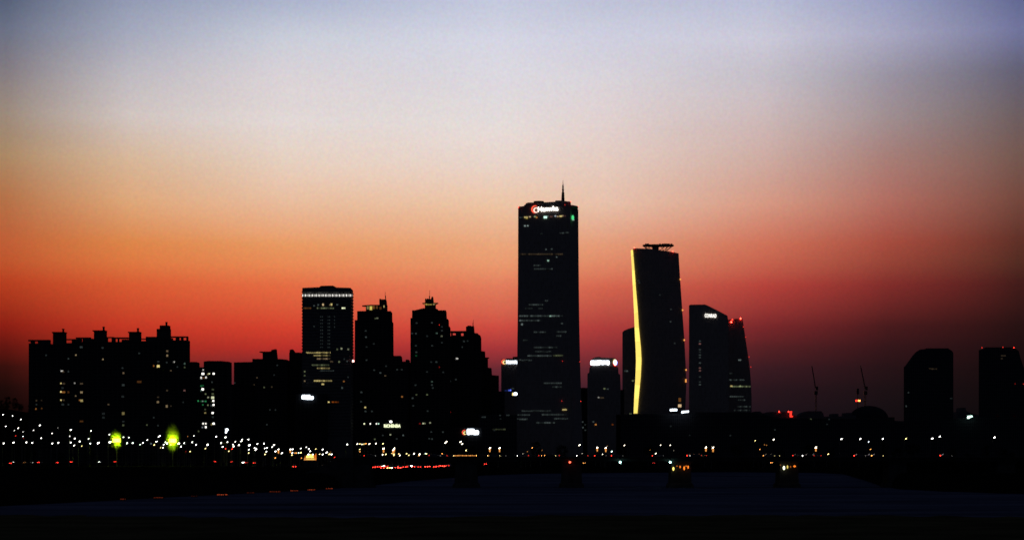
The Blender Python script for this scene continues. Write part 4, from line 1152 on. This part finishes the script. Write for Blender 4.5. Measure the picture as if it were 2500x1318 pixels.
def name_all(items, what, tier):
    """one label for each item: its look, its place in the row from the left, and the landmark above it"""
    by = {}
    for i, it in enumerate(items):
        by.setdefault((it['look'], tier(it), zone(it['px'])), []).append(i)
    for (look, tr, z), ids in by.items():
        ids.sort(key=lambda i: (items[i]['px'], items[i]['py']))
        for k, i in enumerate(ids):
            o = 'only' if len(ids) == 1 else ORD[k]
            tail = '' if len(ids) == 1 else ' from left'
            items[i]['label'] = ' '.join(f'{o} {look} {tr} {what}{tail} {z}'.split())


# ------------------------------------------------------------------ street lamps
def ground_at(x, y):
    if y > 1780 and x < -340:
        u, v = (x + 1000) / 660, (y - 1780) / 500
        r = math.hypot((u - .62) / .42, (v - .5) / .52)
        return GZ - .5 + 60 * max(0.0, 1 - r * r) ** 1.3
    return GZ


def lamp_mesh(h):
    post = MB().cyl(0, 0, 0, h - .2, .14, .08, 8).cyl(0, 0, 0, .6, .24, .2, 8)
    arm = MB().bar((0, 0, h - .3), (.9, -.3, h + .12), .05, 5)
    return post, arm


LAMPS = []


def lamps(raw, ox, oy, k, Y, kind='street lamp'):
    for X, Yc, look, size in raw:
        LAMPS.append(dict(px=ox + X * k, py=oy + Yc * k, look=look, size=size, Y=Y))


b, s, B = 1.0, .55, 1.5
w_, y_, o_, r_ = 'white', 'yellow', 'orange', 'red'
lamps([(30, 127, w_, b), (123, 140, w_, b), (205, 176, w_, b), (297, 215, w_, s), (392, 232, w_, b), (57, 242, w_, b), (180, 260, w_, b), (142, 283, w_, s), (228, 295, w_, s), (330, 280, w_, s), (150, 312, 'bluish', .8), (153, 335, r_, s), (227, 342, 'bluish', s), (232, 360, r_, .3),
       (37, 409, w_, b), (133, 402, w_, b), (259, 400, w_, b), (318, 404, w_, b), (405, 358, w_, .8), (516, 410, w_, b), (512, 312, w_, s), (575, 402, w_, b), (570, 258, w_, .25), (697, 278, w_, b), (686, 340, w_, s), (736, 363, w_, b), (785, 391, w_, b), (697, 402, w_, b), (730, 430, w_, .8), (806, 436, y_, .7),
       (872, 365, w_, .7), (896, 287, w_, .7), (888, 412, w_, b), (968, 405, w_, B), (1077, 322, w_, .7), (1083, 397, w_, 1.9), (1215, 349, w_, .8), (1270, 351, w_, .8), (1252, 408, w_, .9), (1306, 406, w_, .9), (1380, 422, w_, s), (1408, 405, w_, .9), (1450, 377, w_, .8), (1487, 413, 'bluish', .3), (1541, 392, w_, b),
       (1519, 425, y_, .9), (1562, 344, w_, b), (1574, 336, w_, b), (1582, 452, y_, s), (1605, 452, w_, .7), (1611, 422, w_, .8), (1628, 398, w_, .8), (1645, 410, w_, b), (1679, 422, y_, b), (1760, 411, w_, B), (1782, 441, w_, .9), (1814, 408, w_, .8), (1848, 342, o_, .4), (1910, 335, w_, s), (1893, 398, w_, .8),
       (1931, 425, w_, b), (1872, 489, y_, .8), (1830, 490, r_, .3), (2022, 460, y_, .8), (2045, 422, w_, B), (2128, 343, w_, b), (2220, 350, w_, b), (2177, 407, w_, b), (2192, 443, w_, b), (2240, 396, w_, .8), (2222, 462, r_, .8), (2285, 465, r_, .8), (2252, 487, y_, .8), (2293, 422, w_, .6), (2300, 441, w_, b),
       (2318, 393, w_, .7), (2352, 427, w_, b), (2384, 372, w_, .7), (2376, 389, w_, .9), (2446, 372, w_, b), (2455, 428, w_, B), (2449, 470, w_, .8), (2449, 505, y_, .8)], 0, 980, .248, 1250)
lamps([(680, 640, w_, .8), (700, 650, w_, b), (692, 662, w_, b), (714, 590, w_, .9), (790, 587, w_, .9), (800, 643, w_, .9), (826, 638, w_, .9), (819, 680, w_, .9), (802, 713, y_, .8), (888, 627, w_, .9), (908, 605, w_, .9), (926, 680, w_, b), (961, 655, 'amber stemmed white', .9), (1000, 700, w_, b),
       (923, 755, o_, .7), (1100, 655, 'amber stemmed white', b), (1126, 655, w_, b), (1124, 697, w_, b), (1119, 720, y_, .9), (1155, 697, o_, .5), (1170, 697, o_, .6), (1196, 695, 'green', .8), (1222, 696, y_, .9), (1230, 690, o_, .6), (1223, 643, w_, .8), (1288, 628, w_, .5), (1318, 648, w_, .9), (1334, 676, w_, b),
       (1316, 712, w_, B), (1362, 718, w_, b), (1398, 650, y_, .7), (1479, 657, w_, .9), (1443, 712, y_, .7), (1480, 714, w_, b), (1526, 692, w_, b), (1570, 685, o_, .3), (1555, 712, y_, .8), (1568, 710, y_, .8), (1585, 714, w_, b), (1620, 748, r_, .6), (1230, 757, o_, .5), (1768, 597, w_, b), (1886, 592, w_, .9),
       (1917, 590, y_, .8), (1942, 597, w_, .6), (1963, 592, y_, .6), (1987, 588, o_, .8), (2028, 592, w_, .9), (2104, 588, w_, .9), (2187, 588, y_, .9), (1914, 655, y_, .7), (1918, 682, o_, .6)], 480, 960, .208, 1200)
lamps([(380, 722, 'amber stemmed white', 1.3), (495, 720, 'amber stemmed white', 1.1), (482, 738, 'amber stemmed white', .9), (370, 788, w_, .9), (404, 783, y_, .9), (467, 773, y_, .7), (490, 782, y_, .9), (490, 795, y_, .8), (543, 778, y_, .7), (554, 794, w_, .9), (583, 818, w_, .6), (617, 816, y_, .5), (627, 776, y_, .7),
       (652, 793, y_, .7), (706, 777, w_, .9), (766, 783, w_, 1.0), (792, 787, o_, .9), (812, 782, y_, .9), (828, 776, 'green', .5), (840, 778, y_, .8), (858, 788, o_, 1.0), (872, 792, r_, .9), (923, 788, y_, .8), (1005, 778, o_, .9), (1042, 662, w_, .8), (1055, 647, w_, 1.0), (1205, 650, w_, 1.0), (1224, 672, w_, .9),
       (1265, 741, y_, .9), (1520, 716, 'amber stemmed white', 1.2), (1624, 716, 'amber stemmed white', 1.2), (1922, 753, o_, .35), (1975, 713, o_, .6), (1873, 777, w_, .35), (2080, 740, o_, .3)], 850, 930, .2276, 1150)
lamps([(575, 530, w_, 1.1), (790, 560, 'amber stemmed white', 1.3), (895, 562, 'amber stemmed white', 1.2), (968, 607, 'green', 1.0), (853, 642, w_, .6), (606, 632, w_, .3), (1122, 532, w_, .6), (1563, 530, w_, .6), (1682, 530, w_, .5), (1435, 588, o_, .3), (1505, 632, w_, .8), (1725, 595, w_, .15),
       (2118, 558, 'amber stemmed white', 1.3), (2204, 560, 'amber stemmed white', 1.2), (913, 540, o_, .2)], 1300, 980, .2, 1150)
lamps([(515, 522, y_, .6), (763, 507, w_, .9), (577, 638, o_, .5), (1329, 614, 'amber stemmed white', 1.3), (1495, 703, y_, .9), (1672, 499, w_, 1.0), (1925, 499, w_, 1.0), (2037, 538, 'bluish', .5), (2062, 638, o_, .6), (640, 578, o_, .35), (668, 583, o_, .35)], 1750, 980, .182, 1100)
lamps([(305, 498, w_, 1.0), (615, 497, y_, .8), (968, 493, w_, .95), (1067, 468, w_, 1.0), (1802, 479, w_, 1.05)], 2100, 980, .182, 1000)

LCOL = {'white': 'white', 'yellow': 'yellow', 'orange': 'orange', 'red': 'red', 'bluish': 'cool', 'green': 'mint', 'amber stemmed white': 'white'}
for it in LAMPS:
    it['kind'] = it['look']
    if it['look'] == 'white':
        it['look'] = 'large white' if it['size'] >= 1.25 else ('white' if it['size'] >= .75 else 'small white')
    elif it['size'] < .45:
        it['look'] = 'dim ' + it['look']
name_all(LAMPS, 'lamp', lambda it: 'high' if it['py'] < 1060 else ('mid-height' if it['py'] < 1086 else 'low'))
rnd = random.Random(3)
POSTS, HEADS = {}, {}
for it in LAMPS:
    Y = it['Y'] + rnd.uniform(-60, 160)
    if it['py'] < 1062 and it['px'] < 80:
        Y = 1860 + rnd.uniform(0, 60)
    x = PX(it['px'], Y)
    g0 = ground_at(x, Y)
    z = PZ(it['py'], Y)
    if z - g0 < 4.5:                                       # lamps seen just above the road: stand farther back, lower down
        Y = min(Y, (CAMZ - GZ - 4.5) * FPX / max(.1, it['py'] - HY)) if it['py'] > HY else Y
        x, g0, z = PX(it['px'], Y), ground_at(PX(it['px'], Y), Y), PZ(it['py'], Y)
    h = z - g0
    hk = max(3.0, round(h * 2) / 2)
    t = thing('street_lamp', it['label'], 'street lamp', (x, Y, z - hk), 'street lamps along the river bank', rnd.uniform(-.25, .25))
    if hk not in POSTS:
        po = MB().cyl(-.9, .3, 0, hk - .2, .16, .09, 8).cyl(-.9, .3, 0, .6, .26, .22, 8)
        ar = MB().bar((-.9, .3, hk - .3), (0, 0, hk + .18), .06, 5)
        POSTS[hk] = (po.mesh('post', M['steel']), ar.mesh('arm', M['steel']))
    for nm, me in zip(('post', 'arm'), POSTS[hk]):
        o = bpy.data.objects.new(nm, me)
        o.parent = t
        COL.objects.link(o)
    sz = it['size']
    col = LCOL[it['kind']]
    if col == 'white' and 860 < it['px'] < 2000:
        col = 'soft'
    est = 11.0 * sz * (.6 if col in ('red', 'orange', 'yellow') else 1.0)
    if sz < .45:
        est *= .35
    r0 = .21 + .24 * min(sz, 1.5)
    hkey = (col, round(sz, 2), hk)
    if hkey not in HEADS:
        hb = MB().ball(0, 0, 0, r0, 8, 5, 1.15, .7, .42)
        ca, sa = math.cos(R(32)), math.sin(R(32))          # cobra heads tilted up along their arm
        hb.v = [(x * ca - z * sa, y, hk + x * sa + z * ca) for x, y, z in hb.v]
        HEADS[hkey] = hb.mesh('lamp_head', glow(col, round(est, 1)))
    o = bpy.data.objects.new('lamp_head', HEADS[hkey])
    o.parent = t
    COL.objects.link(o)
    if it['kind'] == 'amber stemmed white':  # warm glow under the head, added as an emitting cone
        k2 = ('under_glow', hk)
        if k2 not in HEADS:
            HEADS[k2] = MB().loft([[(.32 * math.cos(a * math.pi / 4), .32 * math.sin(a * math.pi / 4), hk - 2.3) for a in range(8)], [(.5 * math.cos(a * math.pi / 4), .5 * math.sin(a * math.pi / 4), hk - .35) for a in range(8)]]).mesh('amber_glow', glow('orange', .9))
        o = bpy.data.objects.new('amber_glow', HEADS[k2])
        o.parent = t
        COL.objects.link(o)

# string of small amber lamps on the bridge parapet
st_ = thing('light_string', 'long dotted string of small amber bulbs at the bridge railing', 'light string', (PX(1078, BY + 13), BY + 13, BD))
for k in range(27):
    px = 1081 + k * 3.05
    part('bulb', MB().box(PX(px, BY + 13) - .13, PX(px, BY + 13) + .13, BY + 12.8, BY + 13.1, PZ(1111.8, BY + 13) - .1, PZ(1110.6, BY + 13)), glow('orange', (1.6, 2.2, 1.3)[k % 3]), st_)
part('rail', MB().bar((PX(1079, BY + 13), BY + 13.2, BD + .8), (PX(1164, BY + 13), BY + 13.2, BD + .8), .05, 4), M['steel'], st_)
for px in (1079, 1121, 1164):
    part('post', MB().bar((PX(px, BY + 13), BY + 13.2, BD), (PX(px, BY + 13), BY + 13.2, BD + .85), .06, 5), M['steel'], st_)

# ------------------------------------------------------------------ cars
def car_proto(paint):
    t = thing('parked_car_source', 'car', 'car')
    W2, Lh = .9, 2.2
    body = MB()
    prof = [(-Lh, .35), (-Lh - .03, .75), (-Lh + .25, .92), (-1.0, .98), (1.05, .95), (Lh - .1, .82), (Lh, .55), (Lh - .05, .3)]
    n = len(prof)
    v = [(sx * W2 * (1 if .4 < z < .95 else .94), y, z) for sx in (-1, 1) for y, z in prof]
    f = [tuple(range(n)), tuple(range(2 * n - 1, n - 1, -1))] + [(i, i + n, (i + 1) % n + n, (i + 1) % n) for i in range(n)]
    body.add(v, f)
    body.box(-.62, .62, -1.0, .45, 1.40, 1.44)
    part('body', body, M[paint], t, True)
    cab = MB().loft([[(-.8, -1.75, .93), (.8, -1.75, .93), (.8, 1.0, .93), (-.8, 1.0, .93)], [(-.64, -1.1, 1.40), (.64, -1.1, 1.40), (.64, .5, 1.40), (-.64, .5, 1.40)]])
    part('cabin_glass', cab, M['glass'], t, True)
    for sx in (-.8, .8):
        for y in (-1.35, 1.35):
            wh = MB()
            ring_ = lambda x: [(x, y + .32 * math.cos(2 * math.pi * i / 12), .32 + .32 * math.sin(2 * math.pi * i / 12)) for i in range(12)]
            wh.loft([ring_(sx - .11), ring_(sx + .11)])
            part('wheel', wh, M['tyre'], t, True)
    return t


LIGHT_MESH = {}


def car_lights(t, tail, head, ts, hs):
    for nm, col, s_, y, z in (('tail_light', tail, ts, -2.24, .72), ('headlight', head, hs, 2.2, .66)):
        k = (nm, col, round(s_, 1))
        if k not in LIGHT_MESH:
            LIGHT_MESH[k] = MB().box(-.2, .2, -.1, .1, -.12, .12).mesh(nm, glow(col, s_))
        for sx in (-.62, .62):
            o = bpy.data.objects.new(nm, LIGHT_MESH[k])
            o.location = (sx, y, z)
            o.parent = t
            COL.objects.link(o)


protos = {}
for i in range(5):
    protos[i] = car_proto('paint%d' % i)
CARS = []


def cars(raw, ox, oy, k, road):
    for X, Yc, kind, s_ in raw:
        CARS.append(dict(px=ox + X * k, py=oy + Yc * k, kind=kind, s=s_, road=road))


T, H, Am = 'tail', 'head', 'amber'
cars([(100, 605, T, 1), (136, 592, H, .25), (250, 597, Am, .06), (315, 598, H, .2), (393, 597, T, 1.1), (577, 598, T, 1.2), (640, 580, Am, .05), (708, 592, T, 1.2), (983, 591, H, .5), (1022, 582, H, .7), (1133, 590, T, .9), (1305, 585, T, .6), (1382, 586, T, 1.0), (1503, 579, T, 1.3), (1617, 585, T, .9),
      (1807, 577, H, .5), (1830, 585, T, .9), (1960, 577, T, 1.1), (2002, 585, T, 1.3), (2120, 588, T, .7), (2288, 591, T, 1.0), (2400, 597, H, 1.0), (2425, 598, T, .5)], 0, 980, .248, 'riverside road')
cars([(690, 815, T, 1.1), (1140, 856, T, .9), (1495, 845, Am, 1.2), (1475, 884, T, 1.1), (1520, 870, H, 1.2), (1583, 875, H, .5), (1620, 891, T, 1.3), (1641, 872, H, 2.2), (1670, 858, H, 1.2), (1696, 875, H, .8), (1715, 838, Am, 1.3), (1740, 872, H, 2.0), (1763, 856, H, 2.2), (1765, 881, T, 1.2)], 480, 960, .208, 'riverside road')
cars([(265, 922, T, 1.1), (298, 914, T, 1.2), (320, 908, H, 2.4), (345, 916, T, 1.0), (370, 928, T, 1.2), (382, 908, H, 2.4), (408, 912, T, 1.8), (432, 927, Am, 2.0), (448, 918, T, 1.0), (470, 926, H, .8), (515, 925, T, 1.2), (545, 914, T, .9), (562, 926, T, 2.6), (592, 920, T, 1.1), (615, 916, T, 1.0),
      (640, 911, T, 1.0), (678, 908, H, 2.4), (712, 914, T, 1.6), (770, 918, T, .6), (835, 916, T, 2.4), (862, 912, T, 1.6), (930, 916, T, 1.6), (958, 912, T, 1.0), (980, 905, T, 2.6), (1032, 909, T, 3.0), (1052, 906, T, 1.2), (1082, 903, T, 1.0), (1466, 886, T, .9)], 850, 930, .2276, 'riverside road')
cars([(233, 818, T, .5), (820, 815, Am, .9), (888, 815, Am, .8), (930, 812, T, .3), (1000, 815, H, .7), (1073, 812, Am, .6), (1437, 813, Am, .8), (1568, 810, Am, .3), (1633, 812, T, .3), (1874, 812, H, .8), (1912, 850, H, .5), (2168, 780, Am, .5), (2135, 805, Am, .4), (2105, 807, T, .3)], 850, 930, .2276, 'bridge')
cars([(260, 670, H, .4), (828, 667, T, .7), (606, 668, H, 1.0), (1033, 664, T, .9), (905, 670, Am, .15), (1533, 665, T, .8), (1957, 663, T, 1.0), (1987, 670, Am, .9), (2052, 665, H, .9), (1990, 632, H, .1), (638, 746, Am, .4), (1485, 746, T, .5)], 1300, 980, .2, 'bridge')
cars([(735, 713, Am, .35), (700, 713, Am, .2), (765, 713, Am, .3), (725, 818, Am, .6), (1095, 735, T, .3), (1225, 735, H, .5), (1320, 735, H, .08), (1918, 738, T, .9), (2065, 733, H, .06), (2153, 738, Am, .5)], 1750, 980, .182, 'bridge')
cars([(1153, 738, T, 1.0)], 2100, 980, .182, 'bridge')
for c in CARS:
    c['look'] = {T: 'red tailed', H: 'white headlit', Am: 'amber lit'}[c['kind']]
    if c['s'] < .35:
        c['look'] = 'faint ' + c['look']
    if c['road'] == 'bridge' and not (1105 < c['py'] < 1116.5):
        c['road'] = 'low road'
name_all(CARS, 'car', lambda c: {'bridge': 'bridge', 'riverside road': 'riverside', 'low road': 'stray'}[c['road']])
for i, c in enumerate(CARS):
    if c['road'] == 'bridge':
        dirx = -1 if c['kind'] == H else 1
        Y = BY + (2.2 + 2.6 * (i % 4)) + 1
        x, z = PX(c['px'], Y), BD
        rz = R(-90 * dirx) + rnd.uniform(-.03, .03)
        if c['kind'] == H:
            rz = R(90)
        z_shift = 0
    else:
        Y = (CAMZ - GZ - .78) * FPX / max(16, c['py'] - HY)
        x, z = PX(c['px'], Y), GZ + .06
        rz = rnd.uniform(-.35, .35) + (math.pi if c['kind'] == H else 0)
    t = copy_tree(protos[(i * 3) % 5])
    t.name = 'car'
    t.location = (x, Y, z)
    t.rotation_euler = (0, 0, rz)
    t['label'] = c['label']
    t['group'] = 'cars on the bridge' if c['road'] == 'bridge' else 'cars on the riverside road'
    m_ = c['s']
    if c['kind'] == T:
        car_lights(t, 'red', 'white', 11 * m_, .5)
    elif c['kind'] == H:
        car_lights(t, 'red', 'white', 3, 22 * m_ if m_ < 1.5 else 40 * m_)
    else:
        car_lights(t, 'orange', 'yellow', 16 * m_, 8 * m_)
for p_ in protos.values():
    for ch in list(p_.children):
        bpy.data.objects.remove(ch)
    bpy.data.objects.remove(p_)

# ------------------------------------------------------------------ trees
def tree_meshes(h, w, seed, mat, columnar=False, n=1300, leaf=1.0):
    r = random.Random(seed)
    tr = MB()
    tr.cyl(0, 0, 0, h * .55, h * .028, h * .012, 8)
    tr.cyl(0, 0, 0, h * .06, h * .045, h * .028, 8)
    for k in range(9):
        a = r.uniform(0, 6.28)
        z0 = h * r.uniform(.25, .55)
        L_ = w * r.uniform(.22, .42)
        tr.bar((0, 0, z0), (L_ * math.cos(a), L_ * math.sin(a), z0 + h * r.uniform(.08, .25)), h * .008, 5)
    cr = MB()
    cl = []
    for k in range(90 if columnar else 26):
        a = r.uniform(0, 6.28)
        t = r.uniform(.1 if columnar else .22, .96)
        prof = (math.sin(math.pi * min(1, (t - .12) / .95)) ** .6) if not columnar else min(1.0, (1.02 - t) * 2.2)
        rr = w * .42 * prof * r.uniform(.35, 1.0)
        cl.append((rr * math.cos(a), rr * math.sin(a), h * t, w * r.uniform(.12, .2)))
    for i in range(n):
        cx, cy, cz, cr_ = cl[r.randrange(len(cl))]
        d_ = Vector((r.gauss(0, 1), r.gauss(0, 1), r.gauss(0, .8)))
        d_ = d_.normalized() * cr_ * r.uniform(.4, 1.05)
        p = Vector((cx, cy, cz)) + d_
        u = Vector((r.gauss(0, 1), r.gauss(0, 1), r.gauss(0, 1))).normalized() * r.uniform(.22, .45) * h / 14 * leaf
        v = u.cross(Vector((r.gauss(0, 1), r.gauss(0, 1), r.gauss(0, 1)))).normalized() * u.length * .7
        cr.add([p - u, p + v * .8, p + u, p - v * .8], [(0, 1, 2, 3)])
    return tr.mesh('trunk', M['bark']), cr.mesh('crown', mat)


TREES = [tree_meshes(14, 11, 1, M['leaf']), tree_meshes(11, 10, 2, M['leaf']), tree_meshes(16, 10, 3, M['leaf'])]


def tree(x, y, z, k, sc, label, group):
    t = thing('tree', label, 'tree', (x, y, z), group, rnd.uniform(0, 6.28))
    t.scale = (sc, sc, sc)
    for nm, me in zip(('trunk', 'crown'), TREES[k]):
        o = bpy.data.objects.new(nm, me)
        o.parent = t
        COL.objects.link(o)
    return t


for i in range(20):
    px = -30 + i * 6.2 + rnd.uniform(-2, 2)
    Y = 1960 + rnd.uniform(-60, 90)
    x = PX(px, Y)
    tree(x, Y, ground_at(x, Y) - .4, i % 3, rnd.uniform(.55, .95), 'dark tree on the ridge of the hill beyond the slab flats', 'trees on the dark hill')
for i in range(34):
    px = 90 + i * 72 + rnd.uniform(-22, 22)
    Y = (1500 if px < 900 else 1620) + rnd.uniform(-40, 60)
    tree(PX(px, Y), Y, GZ - .1, i % 3, rnd.uniform(.8, 1.15), 'dark tree in the unlit park belt below the towers', 'trees in the park belt')
for i in range(14):
    px = 2128 + i * 30 + rnd.uniform(-9, 9)
    Y = 805 - max(0, px - 2200) * .06 + rnd.uniform(-14, -4) - 4
    tree(PX(px, Y + 60), Y + 60, 3.5, i % 3, rnd.uniform(.55, .8), 'dark tree on the unlit near shore beyond the last pier lamp', 'trees on the dark shore')

# ------------------------------------------------------------------ two green floodlights with their lens bloom added as a scattering volume
HALO = bpy.data.materials.new('floodlight_halo')
HALO.use_nodes = True
mt_ = HALO.node_tree
mt_.nodes.clear()
mo = mt_.nodes.new('ShaderNodeOutputMaterial')
mv = mt_.nodes.new('ShaderNodeVolumeScatter')
mv.inputs['Color'].default_value = (0.75, 1.0, 0.10, 1)
mv.inputs['Density'].default_value = 0.06
ma = mt_.nodes.new('ShaderNodeVolumeAbsorption')
ma.inputs['Color'].default_value = (0.0, 0.0, 0.0, 1)
ma.inputs['Density'].default_value = 0.10
mtc = mt_.nodes.new('ShaderNodeTexCoord')              # the halo volume thins out towards its rim
mvm = mt_.nodes.new('ShaderNodeVectorMath')
mvm.operation = 'MULTIPLY_ADD'
mvm.inputs[1].default_value = (2, 2, 2)
mvm.inputs[2].default_value = (-1, -1, -1)
mt_.links.new(mtc.outputs['Generated'], mvm.inputs[0])
mln = mt_.nodes.new('ShaderNodeVectorMath')
mln.operation = 'LENGTH'
mt_.links.new(mvm.outputs[0], mln.inputs[0])
thin = math_node('POWER', math_node('MAXIMUM', math_node('SUBTRACT', 1.0, mln.outputs['Value'], mt_), 0.0, mt_), 2.0, mt_)
mt_.links.new(math_node('MULTIPLY', thin, 0.26, mt_), mv.inputs['Density'])
mt_.links.new(math_node('MULTIPLY', thin, 0.26, mt_), ma.inputs['Density'])
mad = mt_.nodes.new('ShaderNodeAddShader')
mt_.links.new(mv.outputs[0], mad.inputs[0])
mt_.links.new(ma.outputs[0], mad.inputs[1])
mt_.links.new(mad.outputs[0], mo.inputs['Volume'])
for k, (px, py, w, h, rx, up, dn, s_, lab) in enumerate([(284.5, 1074.5, 18, 9.5, 4.5, 7.5, 6.5, 13, 'smaller yellow green floodlight mast before the slab flats'),
                                                         (421.5, 1075, 17, 10.5, 5.0, 12.0, 8.5, 15, 'larger yellow green floodlight mast before the slab flats')]):
    Y = 1240.0
    x, z = PX(px, Y), PZ(py, Y)
    t = thing('floodlight_mast', lab, 'floodlight', (x, Y, GZ))
    kx = Y / FPX / 2
    part('post', MB().cyl(0, .4, 0, z - GZ - h * kx, .25, .16, 10), M['steel'], t, True)
    bk = part('lamp_bank', MB().box(-w * kx, w * kx, .25, .5, z - GZ - h * kx, z - GZ + h * kx), M['steel'], t, True)
    for i in range(4):
        for j in range(2):
            cx = -w * kx * .76 + i * w * kx * .507
            cz = z - GZ - h * kx * .5 + j * h * kx
            mb = MB()
            mb.loft([[(cx + .3 * math.cos(a * math.pi / 5) * 1.6, .24, cz + .3 * math.sin(a * math.pi / 5) * 1.5) for a in range(10)], [(cx + .38 * math.cos(a * math.pi / 5) * 1.6, -.15, cz + .38 * math.sin(a * math.pi / 5) * 1.55) for a in range(10)]])
            part('lamp', mb, glow('lime', s_), bk, True)
    mb = MB().box(-w * kx * .8, w * kx * .8, .55, .75, z - GZ - h * kx * .7, z - GZ + h * kx * .7)  # hidden glowing panel added behind the bank to cast extra light
    part('back_fill_panel', mb, glow('lime', s_), bk, True)
    pl = bpy.data.lights.new('floodlight_beam', 'POINT')      # the lamp's own light
    pl.energy = 14000.0 * (1.0, 1.3)[k]
    pl.color = (0.62, 1.0, 0.02)
    pl.shadow_soft_size = .5
    po = bpy.data.objects.new('floodlight_beam', pl)
    po.location = (0, -1.2, z - GZ)
    po.parent = t
    COL.objects.link(po)
    mm = MB()
    rg = []
    for q in range(13):
        a = -math.pi / 2 + math.pi * (0.02 + 0.96 * q / 12)
        zz = z + math.sin(a) * (up if a > 0 else dn)
        rr = rx * math.cos(a)
        rg.append([(x + rr * math.cos(2 * math.pi * i / 20), Y + rr * 1.1 * math.sin(2 * math.pi * i / 20), zz) for i in range(20)])
    setting('bloom_halo', mm.loft(rg), HALO, 'stuff')

# ------------------------------------------------------------------ orange kiosk
Y = 1130.0
kx0, kx1 = PX(741.5, Y), PX(772, Y)
zt, zb = PZ(1108.5, Y), PZ(1122.6, Y)
kk = thing('kiosk', 'small glass kiosk glowing orange and yellow beside the river road', 'kiosk', ((kx0 + kx1) / 2, Y + 3, GZ))
part('floor_slab', MB().box(kx0 - .4, kx1 + .4, Y - .5, Y + 6.5, GZ, zb), M['concrete'], kk)
part('counter', MB().prism_xz([(kx0, zb + .02), (kx1, zb + .02), (kx1, zb + 1.1), (kx0 + .3, zb + 1.1)], Y, Y + 1), glow('orange', .75), kk)
part('counter_panel', MB().box(PX(748, Y), PX(767, Y), Y - .15, Y - .02, zb + .3, zb + .9), glow('gold', .9), kk)
part('lit_window', MB().prism_xz([(PX(746.5, Y), zb + 1.3), (PX(766, Y), zb + 1.3), (PX(764.5, Y), zt - .2), (PX(757, Y), zt + .1), (PX(748, Y), zt - .6)], Y + .2, Y + .5), glow('gold', 1.6), kk)
part('side_panel', MB().prism_xz([(kx0 + .2, zb + 1.15), (PX(746, Y), zb + 1.15), (PX(746, Y), zt - .7), (kx0 + .4, zt - 1.2)], Y + .2, Y + .5), glow('amber', .35), kk)
part('side_panel', MB().box(PX(766.5, Y), kx1 - .05, Y + .2, Y + .5, zb + 1.15, zt - .3), glow('amber', .55), kk)
part('post', MB().box(kx1 - .35, kx1 + .05, Y - .1, Y + .15, zb, PZ(1106.5, Y)), glow('amber', .8), kk)
part('roof', MB().box(kx0 - .3, kx1 + .3, Y, Y + 6, zt + .15, zt + .4), M['roof'], kk)

# red orange light reflected at the water's edge, added as glowing strips
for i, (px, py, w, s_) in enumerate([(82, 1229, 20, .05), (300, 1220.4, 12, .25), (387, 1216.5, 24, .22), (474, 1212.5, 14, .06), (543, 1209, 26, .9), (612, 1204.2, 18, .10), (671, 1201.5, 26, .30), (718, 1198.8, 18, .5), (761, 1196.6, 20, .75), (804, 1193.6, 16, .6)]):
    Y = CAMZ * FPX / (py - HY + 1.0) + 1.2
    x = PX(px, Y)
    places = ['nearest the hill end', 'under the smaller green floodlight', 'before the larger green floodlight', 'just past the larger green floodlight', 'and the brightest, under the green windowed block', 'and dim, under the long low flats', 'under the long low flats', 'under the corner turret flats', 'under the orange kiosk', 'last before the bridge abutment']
    t = thing('shore_reflection', 'long red orange reflection streak at the waterline ' + places[i], 'lamp', (x, Y, .3), 'reflection streaks along the waterline')
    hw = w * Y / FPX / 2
    part('housing', MB().box(-hw - .1, hw + .1, .12, .35, -1.2, .35), M['concrete'], t, True)  # plain backing added behind the glowing reflection strip
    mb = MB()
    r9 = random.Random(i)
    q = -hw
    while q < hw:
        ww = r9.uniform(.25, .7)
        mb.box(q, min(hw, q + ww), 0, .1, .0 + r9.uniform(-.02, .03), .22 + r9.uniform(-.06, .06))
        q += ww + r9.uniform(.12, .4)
    part('reflection_strip', mb, glow('rust', s_ * .55), t, True)
